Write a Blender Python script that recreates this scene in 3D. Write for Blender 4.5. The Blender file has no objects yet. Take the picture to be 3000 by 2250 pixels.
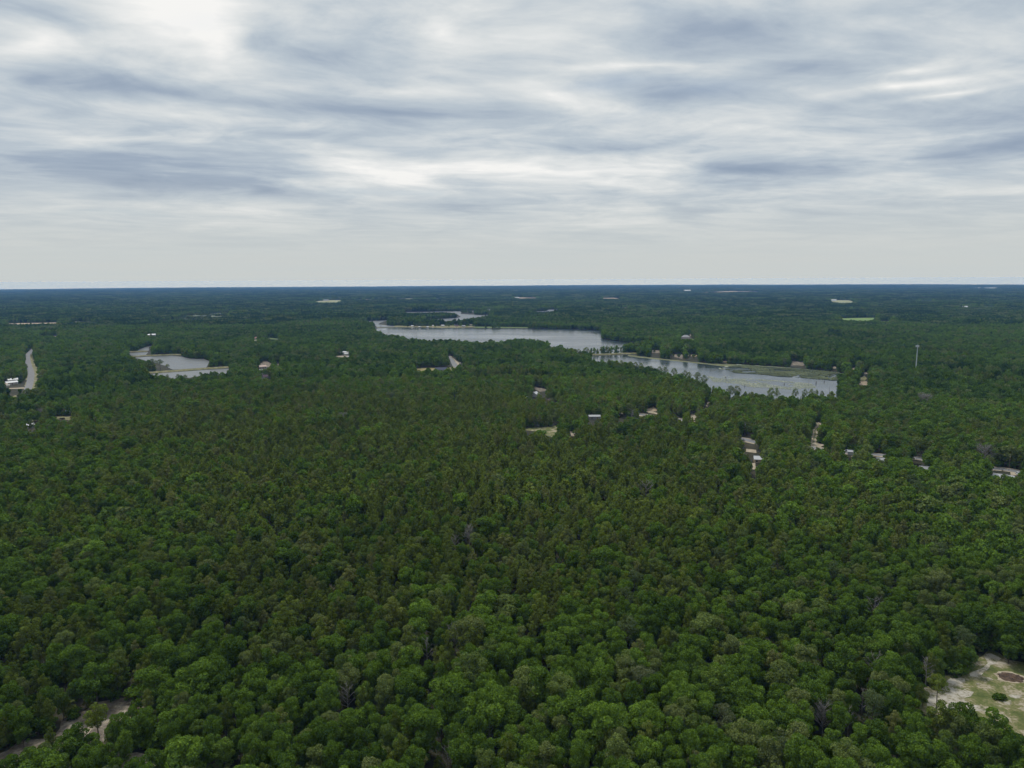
import bpy, math, random
import numpy as np
from mathutils import Vector, Matrix

random.seed(7)
rng = np.random.default_rng(11)
scene = bpy.context.scene
COL = scene.collection
R = math.radians

# ------------------------------------------------------------------ camera
CAM_H = 120.0
F_PX = 2080.0                      # focal length in photograph pixels (3000 x 2250)
PITCH = R(8.37)
ROLL = -0.00497
cam_rot = Matrix.Rotation(R(90) - PITCH, 3, 'X') @ Matrix.Rotation(ROLL, 3, 'Z')
cam_d = bpy.data.cameras.new('camera')
cam_d.sensor_width = 36.0
cam_d.lens = 36.0 * F_PX / 3000.0
cam_d.clip_start = 0.5
cam_d.clip_end = 120000.0
cam = bpy.data.objects.new('camera', cam_d)
cam.matrix_world = Matrix.Translation((0, 0, CAM_H)) @ cam_rot.to_4x4()
COL.objects.link(cam)
scene.camera = cam

# ------------------------------------------------------------------ light
SUN_EL, SUN_AZ = R(58), R(-30)
sun_dir = Vector((math.sin(SUN_AZ) * math.cos(SUN_EL), math.cos(SUN_AZ) * math.cos(SUN_EL), math.sin(SUN_EL)))
sun_d = bpy.data.lights.new('sun', 'SUN')
sun_d.energy = 1.5
sun_d.angle = R(11)
sun_d.color = (1.0, 0.965, 0.91)
sun = bpy.data.objects.new('sun', sun_d)
sun.rotation_euler = (-sun_dir).to_track_quat('-Z', 'Y').to_euler()
sun.location = (0, 0, 400)
COL.objects.link(sun)
scene.view_settings.view_transform = 'Standard'
scene.view_settings.look = 'None'
scene.view_settings.exposure = 0.62
scene.view_settings.gamma = 1.0
scene.view_settings.use_curve_mapping = False
cy = scene.cycles
cy.max_bounces = 4
cy.diffuse_bounces = 2
cy.glossy_bounces = 2
cy.transmission_bounces = 2
cy.volume_bounces = 0
cy.transparent_max_bounces = 4
cy.use_denoising = True
cy.use_adaptive_sampling = True
cy.adaptive_threshold = 0.02
cy.caustics_reflective = False
cy.caustics_refractive = False


# ------------------------------------------------------------------ pixel <-> place helpers
def drop(r):                        # fall of the land towards the horizon (flat for the first 2.5 km)
    return np.maximum(0.0, np.asarray(r, float) - 2500.0) ** 2 / (2 * 2190000.0)


def hsh(ix, iy, s):
    n = (ix.astype(np.int64) * 374761393 + iy.astype(np.int64) * 668265263 + s * 1442695041) & 0x7fffffff
    n = ((n ^ (n >> 13)) * 1274126177) & 0x7fffffff
    return ((n ^ (n >> 16)) & 0xffff) / 65535.0


def vnoise(x, y, scale, s=0):
    x = np.asarray(x, float) / scale
    y = np.asarray(y, float) / scale
    ix, iy = np.floor(x), np.floor(y)
    fx, fy = x - ix, y - iy
    fx, fy = fx * fx * (3 - 2 * fx), fy * fy * (3 - 2 * fy)
    a, b = hsh(ix, iy, s), hsh(ix + 1, iy, s)
    c, d = hsh(ix, iy + 1, s), hsh(ix + 1, iy + 1, s)
    return (a * (1 - fx) + b * fx) * (1 - fy) + (c * (1 - fx) + d * fx) * fy


def terrain(x, y):
    r = np.hypot(x, y)
    ramp = np.clip((r - 6500.0) / 6000.0, 0, 1)
    return -drop(r) + ramp * 24.0 * (vnoise(x, y, 2600, 5) + 0.5 * vnoise(x, y, 1100, 6) - 0.6)


def direction(px, py):
    return cam_rot @ Vector(((px - 1500.0) / F_PX, -(py - 1125.0) / F_PX, -1.0))


def ground_at(px, py, z=0.0):
    d = direction(px, py)
    zz = z
    for _ in range(12):
        t = (zz - CAM_H) / d.z
        zz = z - float(drop(math.hypot(d.x * t, d.y * t)))
    return (d.x * t, d.y * t)


def Z(ox, oy, s, pts):              # points read off an enlarged view -> photograph pixels
    return [(ox + p[0] / s, oy + p[1] / s) for p in pts]


def G(pts, z=0.0):
    return [ground_at(p[0], p[1], z) for p in pts]


ROTI = np.array(cam_rot.transposed())


def project(x, y, z):
    v = np.stack([x, y, np.asarray(z) - CAM_H + 0 * x], 0)
    c = ROTI @ v
    return 1500 + F_PX * c[0] / -c[2], 1125 - F_PX * c[1] / -c[2]


# ------------------------------------------------------------------ sky
world = bpy.data.worlds.new('World')
scene.world = world
world.use_nodes = True
wt = world.node_tree
wt.nodes.clear()


class NT:
    def __init__(self, tree):
        self.t = tree

    def new(self, kind, **kw):
        n = self.t.nodes.new(kind)
        for k, v in kw.items():
            setattr(n, k, v)
        return n

    def put(self, sock, v):
        if hasattr(v, 'is_linked') or isinstance(v, bpy.types.NodeSocket):
            self.t.links.new(v, sock)
        elif v is not None:
            sock.default_value = v

    def math(self, op, a, b=None, c=None, clamp=False):
        n = self.new('ShaderNodeMath', operation=op, use_clamp=clamp)
        for i, v in enumerate((a, b, c)):
            if v is not None:
                self.put(n.inputs[i], v)
        return n.outputs[0]

    def vec(self, op, a, b=None, c=None):
        n = self.new('ShaderNodeVectorMath', operation=op)
        for i, v in enumerate((a, b, c)):
            if v is not None:
                self.put(n.inputs[i], v)
        return n.outputs['Value'] if op in ('DOT_PRODUCT', 'LENGTH') else n.outputs['Vector']

    def noise(self, vec, scale, detail=3.0, rough=0.55, dist=0.0, col=False):
        n = self.new('ShaderNodeTexNoise')
        if vec is not None:
            self.put(n.inputs['Vector'], vec)
        n.inputs['Scale'].default_value = scale
        n.inputs['Detail'].default_value = detail
        n.inputs['Roughness'].default_value = rough
        n.inputs['Distortion'].default_value = dist
        return n.outputs['Color'] if col else n.outputs['Fac']

    def mix(self, f, a, b):
        n = self.new('ShaderNodeMix', data_type='RGBA')
        self.put(n.inputs[0], f)
        self.put(n.inputs[6], a)
        self.put(n.inputs[7], b)
        return n.outputs[2]

    def ramp(self, f, stops, interp='LINEAR'):
        n = self.new('ShaderNodeValToRGB')
        n.color_ramp.interpolation = interp
        e = n.color_ramp.elements
        while len(e) < len(stops):
            e.new(0.5)
        for el, (p, c) in zip(e, stops):
            el.position = p
            el.color = (*c, 1) if len(c) == 3 else c
        self.put(n.inputs[0], f)
        return n.outputs[0]

    def comb(self, x, y, z):
        n = self.new('ShaderNodeCombineXYZ')
        for i, v in enumerate((x, y, z)):
            self.put(n.inputs[i], v)
        return n.outputs[0]

    def sep(self, v):
        n = self.new('ShaderNodeSeparateXYZ')
        self.put(n.inputs[0], v)
        return n.outputs

    def maprange(self, v, a, b, c=0.0, d=1.0):
        n = self.new('ShaderNodeMapRange')
        n.clamp = True
        n.interpolation_type = 'SMOOTHSTEP'
        self.put(n.inputs[0], v)
        for i, q in enumerate((a, b, c, d)):
            n.inputs[i + 1].default_value = q
        return n.outputs[0]


def build_sky():
    N = NT(wt)
    tc = N.new('ShaderNodeTexCoord')
    d = N.vec('NORMALIZE', tc.outputs['Generated'])
    x, y, z = N.sep(d)
    zc = N.math('ADD', N.math('MAXIMUM', z, 0.0), 0.055)
    # the cloud deck is a level sheet: position on it where the view ray meets it
    p = N.comb(N.math('DIVIDE', x, zc), N.math('DIVIDE', y, zc), 0.0)
    rot = N.new('ShaderNodeVectorRotate', rotation_type='Z_AXIS')
    N.put(rot.inputs['Vector'], p)
    rot.inputs['Angle'].default_value = R(-14)
    ps = N.vec('MULTIPLY', rot.outputs[0], (0.72, 1.0, 1.0))
    warp = N.noise(ps, 0.55, 2.0, 0.5, 0.0, col=True)
    pw = N.vec('MULTIPLY_ADD', warp, (1.3, 0.9, 0.0), ps)
    big = N.noise(pw, 0.55, 2.0, 0.5)
    mid = N.noise(pw, 1.9, 4.0, 0.55)
    fine = N.noise(N.vec('MULTIPLY_ADD', N.noise(ps, 2.2, 2.0, 0.5, col=True), (0.5, 0.35, 0.0), pw), 5.5, 5.0, 0.62)
    # cloud banks of this particular sky: azimuth / elevation of their middle, half sizes
    az = N.math('ARCTAN2', x, y)
    el = N.math('ARCSINE', z)
    w2 = N.vec('MULTIPLY_ADD', warp, (0.22, 0.05, 0.0), N.comb(az, el, 0.0))
    mo = N.sep(N.noise(pw, 1.3, 2.0, 0.5, col=True))
    w2 = N.vec('ADD', w2, N.comb(N.math('MULTIPLY_ADD', mo[0], 0.16, -0.19), N.math('MULTIPLY_ADD', mo[1], 0.035, -0.0425), 0.0))
    banks = []
    def bank(ox, s, x0, y0, hw, hh, w):
        px, py = ox + x0 / s, y0 / s
        v = direction(px, py).normalized()
        banks.append((math.atan2(v.x, v.y), math.asin(v.z), 1.7 * hw / s / F_PX, 1.9 * hh / s / F_PX, w))
    S = 1.4747
    for a in [(720, 60, 420, 110, .34), (960, 200, 160, 90, .25), (2030, 110, 220, 100, .32), (1750, 395, 300, 32, .22),
              (480, 612, 330, 34, .36), (1700, 745, 330, 55, .42), (2100, 700, 260, 50, .3), (1000, 930, 420, 50, .2), (60, 190, 120, 60, .2),
              (160, 85, 230, 45, -.2), (620, 375, 420, 55, -.3), (1110, 140, 150, 60, -.22), (100, 330, 190, 70, -.2),
              (1700, 505, 560, 40, -.3), (1300, 625, 330, 28, -.25), (480, 735, 700, 95, -.4), (1130, 800, 230, 60, -.28),
              (2050, 900, 260, 50, -.22)]:
        bank(0, S, *a)
    for a in [(900, 110, 330, 55, -.26), (680, 385, 380, 55, -.28), (1120, 270, 320, 50, -.2), (1150, 730, 400, 50, -.42),
              (830, 880, 200, 55, -.3), (2130, 610, 230, 60, -.42), (550, 605, 420, 22, -.22), (1900, 520, 400, 60, -.18), (1700, 40, 300, 40, -.12),
              (120, 400, 190, 45, .3), (330, 150, 250, 70, .18), (1540, 375, 260, 28, .42), (1570, 290, 120, 22, .25),
              (2030, 160, 260, 70, .22), (280, 715, 420, 45, .42), (2080, 800, 250, 24, .25), (380, 950, 420, 40, .2),
              (1780, 425, 230, 14, .25), (560, 270, 400, 18, .2)]:
        bank(1500, S, *a)
    acc = 0.0
    for (a0, e0, ha, he, w) in banks:
        v = N.vec('MULTIPLY_ADD', w2, (1 / ha, 1 / he, 0.0), (-a0 / ha, -e0 / he, 0.0))
        g = N.new('ShaderNodeTexGradient', gradient_type='QUADRATIC_SPHERE')
        N.put(g.inputs[0], v)
        acc = N.math('MULTIPLY_ADD', g.outputs['Fac'], w * 1.25, acc)
    # brightness of the deck: thin = bright, thick = grey blue
    b = N.math('MULTIPLY_ADD', N.math('SUBTRACT', big, 0.5), 0.5, 0.60)
    b = N.math('MULTIPLY_ADD', N.math('SUBTRACT', mid, 0.5), 0.7, b)
    b = N.math('MULTIPLY_ADD', N.math('SUBTRACT', fine, 0.5), 0.34, b)
    # broken lumps of the deck, seen edge on towards the horizon
    lump = N.noise(N.vec('MULTIPLY', w2, (7.5, 25.0, 0.0)), 1.0, 6.0, 0.58, 0.25)
    b = N.math('MULTIPLY_ADD', N.math('SUBTRACT', lump, 0.5), 0.62, b)
    b = N.math('ADD', b, acc)
    b = N.math('MAXIMUM', N.math('MINIMUM', b, 1.0), 0.0)
    cloud = N.ramp(b, [(0.0, (2.75, 3.45, 4.5)), (0.25, (3.45, 4.15, 5.1)), (0.5, (4.85, 5.5, 6.1)), (0.72, (6.6, 6.95, 7.1)), (1.0, (8.95, 8.9, 8.7))])
    hz = N.mix(N.noise(ps, 0.3, 2.0, 0.5), (5.45, 5.9, 5.95, 1), (5.8, 6.0, 5.85, 1))
    low = N.maprange(el, 0.012, 0.15, 0.0, 1.0)
    glow = N.maprange(el, -0.0004, 0.0006, 1.0, 0.0)
    hz = N.mix(glow, hz, (11.2, 12.2, 12.2, 1))  # extra sky brightness added below eye level to offset dimming by the haze
    cloud = N.mix(low, hz, cloud)
    sky = N.new('ShaderNodeTexSky', sky_type='NISHITA')
    sky.sun_disc = False
    sky.sun_elevation = SUN_EL
    sky.sun_rotation = SUN_AZ
    sky.altitude = 120
    gap = N.math('MULTIPLY', N.maprange(N.noise(pw, 0.9, 3.0, 0.55), 0.58, 0.74, 0.0, 0.16), low)
    col = N.mix(gap, cloud, sky.outputs[0])
    bg = N.new('ShaderNodeBackground')
    N.put(bg.inputs[0], col)
    bg.inputs[1].default_value = 0.0668
    out = N.new('ShaderNodeOutputWorld')
    wt.links.new(bg.outputs[0], out.inputs[0])


build_sky()
world.cycles.sampling_method = 'MANUAL'
world.cycles.sample_map_resolution = 512

# ------------------------------------------------------------------ materials
MATS = {}


def mat_base(name):
    m = bpy.data.materials.new(name)
    m.use_nodes = True
    m.node_tree.nodes.clear()
    N = NT(m.node_tree)
    out = N.new('ShaderNodeOutputMaterial')
    MATS[name] = m
    return m, N, out


def principled(N, out, col, rough=0.85, spec=0.3, **kw):
    b = N.new('ShaderNodeBsdfPrincipled')
    N.put(b.inputs['Base Color'], col)
    b.inputs['Roughness'].default_value = rough
    b.inputs['Specular IOR Level'].default_value = spec
    for k, v in kw.items():
        N.put(b.inputs[k], v)
    N.t.links.new(b.outputs[0], out.inputs[0])
    return b


def mat_mottle(name, stops, scale, detail=4, rough=0.9, scale2=None, spec=0.2):
    m, N, out = mat_base(name)
    pos = N.new('ShaderNodeNewGeometry').outputs['Position']
    f = N.noise(pos, scale, detail, 0.6)
    if scale2:
        f2 = N.noise(pos, scale2, 3, 0.6)
        f = N.math('MULTIPLY_ADD', N.math('SUBTRACT', f2, 0.5), 0.5, f)
    principled(N, out, N.ramp(f, stops), rough, spec)
    return m


def mat_leaf(name, dark, light, odd, trans=0.25):
    m, N, out = mat_base(name)
    att = N.new('ShaderNodeAttribute', attribute_name='tone')
    oi = N.new('ShaderNodeObjectInfo')
    pos = N.new('ShaderNodeNewGeometry').outputs['Position']
    patch = N.noise(N.vec('MULTIPLY', pos, (1, 1, 0)), 0.0075, 3, 0.55)
    t = N.math('MULTIPLY_ADD', att.outputs['Fac'], 0.7, N.math('MULTIPLY_ADD', oi.outputs['Random'], 0.45, 0.03))
    t = N.math('MULTIPLY_ADD', N.math('SUBTRACT', patch, 0.5), 0.8, t)
    stand = N.noise(N.vec('MULTIPLY', pos, (0.6, 1, 0)), 0.0022, 4, 0.6)
    t = N.math('MULTIPLY_ADD', N.math('SUBTRACT', stand, 0.5), 1.6, t, clamp=True)
    col = N.mix(t, (*dark, 1), (*light, 1))
    r2 = N.math('FRACT', N.math('MULTIPLY', oi.outputs['Random'], 17.31))
    o = N.maprange(r2, 0.72, 0.98, 0.0, 0.8)
    col = N.mix(o, col, (*odd, 1))
    d = N.new('ShaderNodeBsdfDiffuse')
    N.put(d.inputs[0], col)
    tr = N.new('ShaderNodeBsdfTranslucent')
    N.put(tr.inputs[0], N.vec('MULTIPLY', col, (1.1, 1.25, 0.7)))
    mx = N.new('ShaderNodeMixShader')
    mx.inputs[0].default_value = trans
    N.t.links.new(d.outputs[0], mx.inputs[1])
    N.t.links.new(tr.outputs[0], mx.inputs[2])
    N.t.links.new(mx.outputs[0], out.inputs[0])
    return m


mat_leaf('oak_leaf', (0.034, 0.068, 0.012), (0.172, 0.274, 0.038), (0.180, 0.205, 0.075))
mat_leaf('pine_needle', (0.058, 0.085, 0.017), (0.215, 0.268, 0.050), (0.195, 0.200, 0.075))
mat_leaf('grey_leaf', (0.078, 0.110, 0.040), (0.135, 0.172, 0.075), (0.15, 0.17, 0.09))
mat_mottle('bark', [(0.3, (0.055, 0.042, 0.034)), (0.7, (0.15, 0.125, 0.105))], 3.0)
mat_mottle('dead_wood', [(0.3, (0.16, 0.15, 0.135)), (0.7, (0.30, 0.28, 0.26))], 2.0)
mat_mottle('forest_floor', [(0.25, (0.018, 0.022, 0.010)), (0.5, (0.036, 0.036, 0.018)), (0.70, (0.065, 0.056, 0.034)), (0.92, (0.20, 0.175, 0.13))], 0.05, 6, scale2=0.6)
mat_mottle('sandy', [(0.30, (0.070, 0.095, 0.025)), (0.46, (0.125, 0.14, 0.045)), (0.54, (0.20, 0.185, 0.09)), (0.60, (0.32, 0.28, 0.20)), (0.76, (0.46, 0.42, 0.34))], 0.16, 8, scale2=1.1)
mat_mottle('white_sand', [(0.34, (0.11, 0.125, 0.045)), (0.42, (0.22, 0.20, 0.13)), (0.50, (0.36, 0.33, 0.27)), (0.62, (0.46, 0.43, 0.37)), (0.78, (0.54, 0.51, 0.46))], 0.3, 7, scale2=1.6)
mat_mottle('sand', [(0.3, (0.20, 0.165, 0.11)), (0.5, (0.38, 0.32, 0.235)), (0.68, (0.52, 0.455, 0.35))], 0.35, 6)
mat_mottle('red_sand', [(0.3, (0.16, 0.13, 0.075)), (0.6, (0.38, 0.30, 0.21))], 0.25, 5)
mat_mottle('litter', [(0.3, (0.085, 0.070, 0.050)), (0.48, (0.16, 0.135, 0.105)), (0.62, (0.29, 0.25, 0.19)), (0.8, (0.48, 0.43, 0.33))], 0.22, 6, scale2=1.2)
mat_mottle('asphalt', [(0.3, (0.16, 0.16, 0.165)), (0.7, (0.25, 0.25, 0.255))], 0.35, 5, rough=0.8)
mat_mottle('verge', [(0.3, (0.10, 0.12, 0.04)), (0.5, (0.20, 0.19, 0.09)), (0.75, (0.36, 0.31, 0.20))], 0.2, 5)
mat_mottle('dry_grass', [(0.3, (0.20, 0.18, 0.07)), (0.7, (0.33, 0.28, 0.13))], 0.1, 5)
mat_mottle('lawn', [(0.3, (0.07, 0.12, 0.03)), (0.7, (0.15, 0.20, 0.06))], 0.1, 5)
mat_mottle('pasture', [(0.3, (0.12, 0.20, 0.05)), (0.7, (0.20, 0.28, 0.08))], 0.02, 5)
mat_mottle('pale_field', [(0.3, (0.22, 0.24, 0.12)), (0.7, (0.32, 0.32, 0.18))], 0.01, 5)
mat_mottle('reed_bank', [(0.3, (0.09, 0.105, 0.045)), (0.7, (0.20, 0.205, 0.11))], 0.06, 5)
mat_mottle('tan_field', [(0.3, (0.36, 0.29, 0.20)), (0.7, (0.48, 0.38, 0.28))], 0.01, 5)
mat_mottle('scrub_field', [(0.3, (0.075, 0.10, 0.05)), (0.7, (0.13, 0.15, 0.08))], 0.02, 5)
mat_mottle('lily_leaf', [(0.3, (0.20, 0.23, 0.15)), (0.7, (0.32, 0.34, 0.24))], 0.05, 3, rough=0.6)
mat_mottle('marsh_leaf', [(0.3, (0.045, 0.060, 0.028)), (0.5, (0.085, 0.105, 0.05)), (0.72, (0.15, 0.175, 0.085))], 0.035, 5, rough=0.8)
mat_mottle('ash', [(0.35, (0.045, 0.032, 0.024)), (0.55, (0.10, 0.068, 0.048)), (0.7, (0.17, 0.11, 0.075))], 0.8, 4)


def mat_water(name, r0, r1, ior, body):
    m, N, out = mat_base(name)
    pos = N.new('ShaderNodeNewGeometry').outputs['Position']
    big = N.noise(N.vec('MULTIPLY', pos, (0.35, 1.0, 1.0)), 0.011, 4, 0.55)
    b = principled(N, out, (*body, 1), 0.1, 0.5, IOR=ior)
    N.put(b.inputs['Roughness'], N.maprange(big, 0.38, 0.64, r0, r1))


mat_water('water', 0.14, 0.25, 1.55, (0.03, 0.042, 0.046))
mat_water('rippled_water', 0.32, 0.44, 1.75, (0.05, 0.062, 0.068))


def mat_paint(name, col, rough=0.6, spec=0.3, var=0.12):
    m, N, out = mat_base(name)
    pos = N.new('ShaderNodeNewGeometry').outputs['Position']
    f = N.noise(pos, 0.9, 4, 0.6)
    k = N.math('MULTIPLY_ADD', N.math('SUBTRACT', f, 0.5), var * 2, 1.0)
    cc = N.vec('SCALE', tuple(col))
    n = N.t.nodes[-1]
    N.put(n.inputs['Scale'], k)
    principled(N, out, n.outputs[0], rough, spec)


for nm, c in dict(white=(0.60, 0.61, 0.62), offwhite=(0.45, 0.44, 0.40), pale_blue=(0.52, 0.60, 0.66), tan=(0.50, 0.41, 0.31), rust=(0.36, 0.20, 0.15),
                  pink=(0.55, 0.42, 0.36), grey=(0.30, 0.30, 0.31), light_grey=(0.42, 0.43, 0.44), navy=(0.055, 0.065, 0.10), maroon=(0.11, 0.07, 0.085),
                  brick=(0.26, 0.16, 0.12), cream=(0.55, 0.50, 0.38), dark=(0.035, 0.035, 0.04), galvanised=(0.46, 0.50, 0.52), pole_wood=(0.17, 0.13, 0.10),
                  tyre=(0.02, 0.02, 0.02), silver=(0.45, 0.46, 0.48)).items():
    mat_paint(nm, c, 0.45 if nm in ('white', 'galvanised', 'pale_blue', 'silver') else 0.75)
mat_paint('glass', (0.03, 0.04, 0.05), 0.08, 0.6, 0.0)


# ------------------------------------------------------------------ object helpers
def tag(o, label=None, cat=None, group=None, kind=None):
    if label: o['label'] = label
    if cat: o['category'] = cat
    if group: o['group'] = group
    if kind: o['kind'] = kind
    return o


def link(o, parent=None):
    COL.objects.link(o)
    if parent is not None:
        o.parent = parent
    return o


def empty(name, loc, rz=0.0):
    o = bpy.data.objects.new(name, None)
    o.empty_display_size = 1
    o.location = loc
    o.rotation_euler = (0, 0, rz)
    return link(o)


class MB:                           # collects shapes, builds one mesh
    def __init__(self):
        self.v, self.f = [], []

    def add(self, vs, fs):
        k = len(self.v)
        self.v += [tuple(p) for p in vs]
        self.f += [tuple(i + k for i in f) for f in fs]

    def box(self, x0, x1, y0, y1, z0, z1):
        self.add([(x0, y0, z0), (x1, y0, z0), (x1, y1, z0), (x0, y1, z0), (x0, y0, z1), (x1, y0, z1), (x1, y1, z1), (x0, y1, z1)],
                 [(3, 2, 1, 0), (4, 5, 6, 7), (0, 1, 5, 4), (1, 2, 6, 5), (2, 3, 7, 6), (3, 0, 4, 7)])

    def tube(self, pts, rad, n=6, cap=True):
        rings = []
        for i, p in enumerate(pts):
            p = Vector(p)
            a = Vector(pts[max(i - 1, 0)])
            b = Vector(pts[min(i + 1, len(pts) - 1)])
            t = (b - a).normalized()
            u = t.orthogonal().normalized()
            w = t.cross(u)
            rings.append([p + (u * math.cos(2 * math.pi * k / n) + w * math.sin(2 * math.pi * k / n)) * rad[i] for k in range(n)])
        vs = [q for r in rings for q in r]
        fs = []
        for i in range(len(rings) - 1):
            for k in range(n):
                a, b = i * n + k, i * n + (k + 1) % n
                fs.append((a, b, b + n, a + n))
        if cap:
            fs.append(tuple(range(n - 1, -1, -1)))
            fs.append(tuple((len(rings) - 1) * n + k for k in range(n)))
        self.add(vs, fs)

    def mesh(self, name, mat):
        me = bpy.data.meshes.new(name)
        me.from_pydata(self.v, [], self.f)
        me.materials.append(MATS[mat])
        me.update()
        return me

    def build(self, name, mat, parent=None):
        return link(bpy.data.objects.new(name, self.mesh(name, mat)), parent)


def rough_outline(pts, step, amp, seed=0):
    out = []
    n = len(pts)
    for i in range(n):
        a, b = pts[i], pts[(i + 1) % n]
        L = math.hypot(b[0] - a[0], b[1] - a[1])
        k = max(1, int(L / step))
        nx, ny = -(b[1] - a[1]) / max(L, 1e-6), (b[0] - a[0]) / max(L, 1e-6)
        for j in range(k):
            t = j / k
            x, y = a[0] + (b[0] - a[0]) * t, a[1] + (b[1] - a[1]) * t
            o = amp * (2 * float(vnoise(np.array([x]), np.array([y]), step * 2.2, seed)[0]) - 1) if j or amp else 0
            out.append((x + nx * o, y + ny * o))
    return out


SHEETS = {}


def sheet(name, pts, z, mat, label=None, cat=None, step=12.0, amp=2.0, seed=0, kind='structure', rel=False):
    o2 = rough_outline(pts, step, amp, seed)
    vs = [(p[0], p[1], z + float(terrain(p[0], p[1]))) for p in o2]
    me = bpy.data.meshes.new(name)
    me.from_pydata(vs, [], [tuple(range(len(vs)))])
    me.update()
    if me.polygons[0].normal.z < 0:
        me.flip_normals()
    me.materials.append(MATS[mat])
    ob = link(bpy.data.objects.new(name, me))
    tag(ob, label, cat, None, kind)
    return o2, ob


def ribbon(name, line, width, z, mat, label, cat=None, kind='structure', wob=0.0):
    # smooth the line, then widen it
    pts = [Vector((p[0], p[1], 0)) for p in line]
    sm = []
    for i in range(len(pts) - 1):
        p0, p1, p2, p3 = pts[max(i - 1, 0)], pts[i], pts[i + 1], pts[min(i + 2, len(pts) - 1)]
        k = max(2, int((p2 - p1).length / 6))
        for j in range(k):
            t = j / k
            sm.append(0.5 * ((2 * p1) + (-p0 + p2) * t + (2 * p0 - 5 * p1 + 4 * p2 - p3) * t * t + (-p0 + 3 * p1 - 3 * p2 + p3) * t ** 3))
    sm.append(pts[-1])
    vs, fs, L, Rr = [], [], [], []
    for i, p in enumerate(sm):
        t = (sm[min(i + 1, len(sm) - 1)] - sm[max(i - 1, 0)]).normalized()
        nrm = Vector((-t.y, t.x, 0))
        w1 = width / 2 * (1 + wob * random.uniform(-1, 1))
        w2 = width / 2 * (1 + wob * random.uniform(-1, 1))
        a, b = p + nrm * w1, p - nrm * w2
        vs += [(a.x, a.y, z), (b.x, b.y, z)]
        L.append((a.x, a.y)); Rr.append((b.x, b.y))
        if i:
            k = 2 * i
            fs.append((k - 2, k - 1, k + 1, k))
    me = bpy.data.meshes.new(name)
    me.from_pydata(vs, [], fs)
    me.update()
    me.materials.append(MATS[mat])
    ob = link(bpy.data.objects.new(name, me))
    tag(ob, label, cat, None, kind)
    return L + Rr[::-1], ob, [(p.x, p.y) for p in sm]


# ------------------------------------------------------------------ the ground
def build_ground():
    radii = [0.0] + list(np.geomspace(20, 26000, 150))
    na = 240
    vs = [(0, 0, 0)]
    for r in radii[1:]:
        a = np.linspace(0, 2 * np.pi, na, endpoint=False)
        x, y = r * np.sin(a), r * np.cos(a)
        vs += list(zip(x.tolist(), y.tolist(), (terrain(x, y)).tolist()))
    fs = [(0, 1 + (k + 1) % na, 1 + k) for k in range(na)]
    for i in range(len(radii) - 2):
        b0, b1 = 1 + i * na, 1 + (i + 1) * na
        for k in range(na):
            k2 = (k + 1) % na
            fs.append((b0 + k, b0 + k2, b1 + k2, b1 + k))
    me = bpy.data.meshes.new('ground')
    me.from_pydata(vs, [], fs)
    me.materials.append(MATS['forest_floor'])
    me.polygons.foreach_set('use_smooth', [True] * len(me.polygons))
    me.update()
    tag(link(bpy.data.objects.new('ground', me)), 'dark leaf-littered forest floor reaching to the horizon', 'ground', None, 'structure')


build_ground()

NO_TREE = []      # (polygon, keep-clear sight length factor): no trunk inside, nothing tall just in front


def keep_clear(poly, sight=1.0, margin=0.0):
    NO_TREE.append((np.array(poly, float), sight, margin))


TOP = 11.0         # usual height of the tree tops
z1 = lambda pts: Z(0, 800, 2.949, pts)
z2 = lambda pts: Z(750, 800, 2.949, pts)
z3 = lambda pts: Z(1500, 800, 2.949, pts)
z4 = lambda pts: Z(2250, 800, 2.949, pts)
z6 = lambda pts: Z(2100, 1150, 2.458, pts)
z7 = lambda pts: Z(2400, 1750, 3.318, pts)
z8 = lambda pts: Z(0, 1850, 3.687, pts)
za = lambda pts: Z(0, 1050, 7.373, pts)
zb = lambda pts: Z(900, 1000, 4.424, pts)
zc = lambda pts: Z(1500, 1100, 11.06, pts)
zd = lambda pts: Z(1680, 1150, 5.53, pts)
ze = lambda pts: Z(2130, 1240, 3.687, pts)
zf = lambda pts: Z(2680, 1000, 3.95, pts)
zg = lambda pts: Z(1160, 870, 5.53, pts)
zh = lambda pts: Z(1900, 940, 7.373, pts)
zi = lambda pts: Z(700, 900, 5.53, pts)
zj = lambda pts: Z(1840, 1020, 3.16, pts)
zk = lambda pts: Z(0, 1150, 4.424, pts)


def water(name, pts, label, cat, step=14, amp=3.0, sight=0.0, z=0.10):
    o, ob = sheet(name, pts, z, 'rippled_water' if sight > 0.3 else 'water', label, cat, step, amp, len(NO_TREE))
    keep_clear(o, sight, 1.0)
    return o


# --- the big lake (far shore read at the waterline, near shore at the tree tops that hide it)
far = G(z2([(1000, 520), (1035, 490), (1040, 478), (1180, 472), (1300, 468), (1640, 474), (2000, 478), (2212, 479)]) +
        z3([(200, 480), (400, 482), (640, 490), (765, 498), (770, 540), (785, 568), (860, 584), (1000, 598), (1130, 604), (1215, 606), (1240, 630)]))
mid_ = G(z3([(1060, 655), (985, 662), (965, 690), (780, 698), (690, 700)]))
near = G(z3([(600, 690), (545, 645), (350, 630), (320, 600), (180, 570), (0, 572)]) + z2([(2100, 592), (1900, 588), (1700, 574), (1500, 580), (1320, 570), (1230, 540), (1100, 522)]), TOP)
LAKE = water('lake', far + mid_ + near, 'long grey lake in the middle distance with bare snags at its left end', 'lake')
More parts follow.
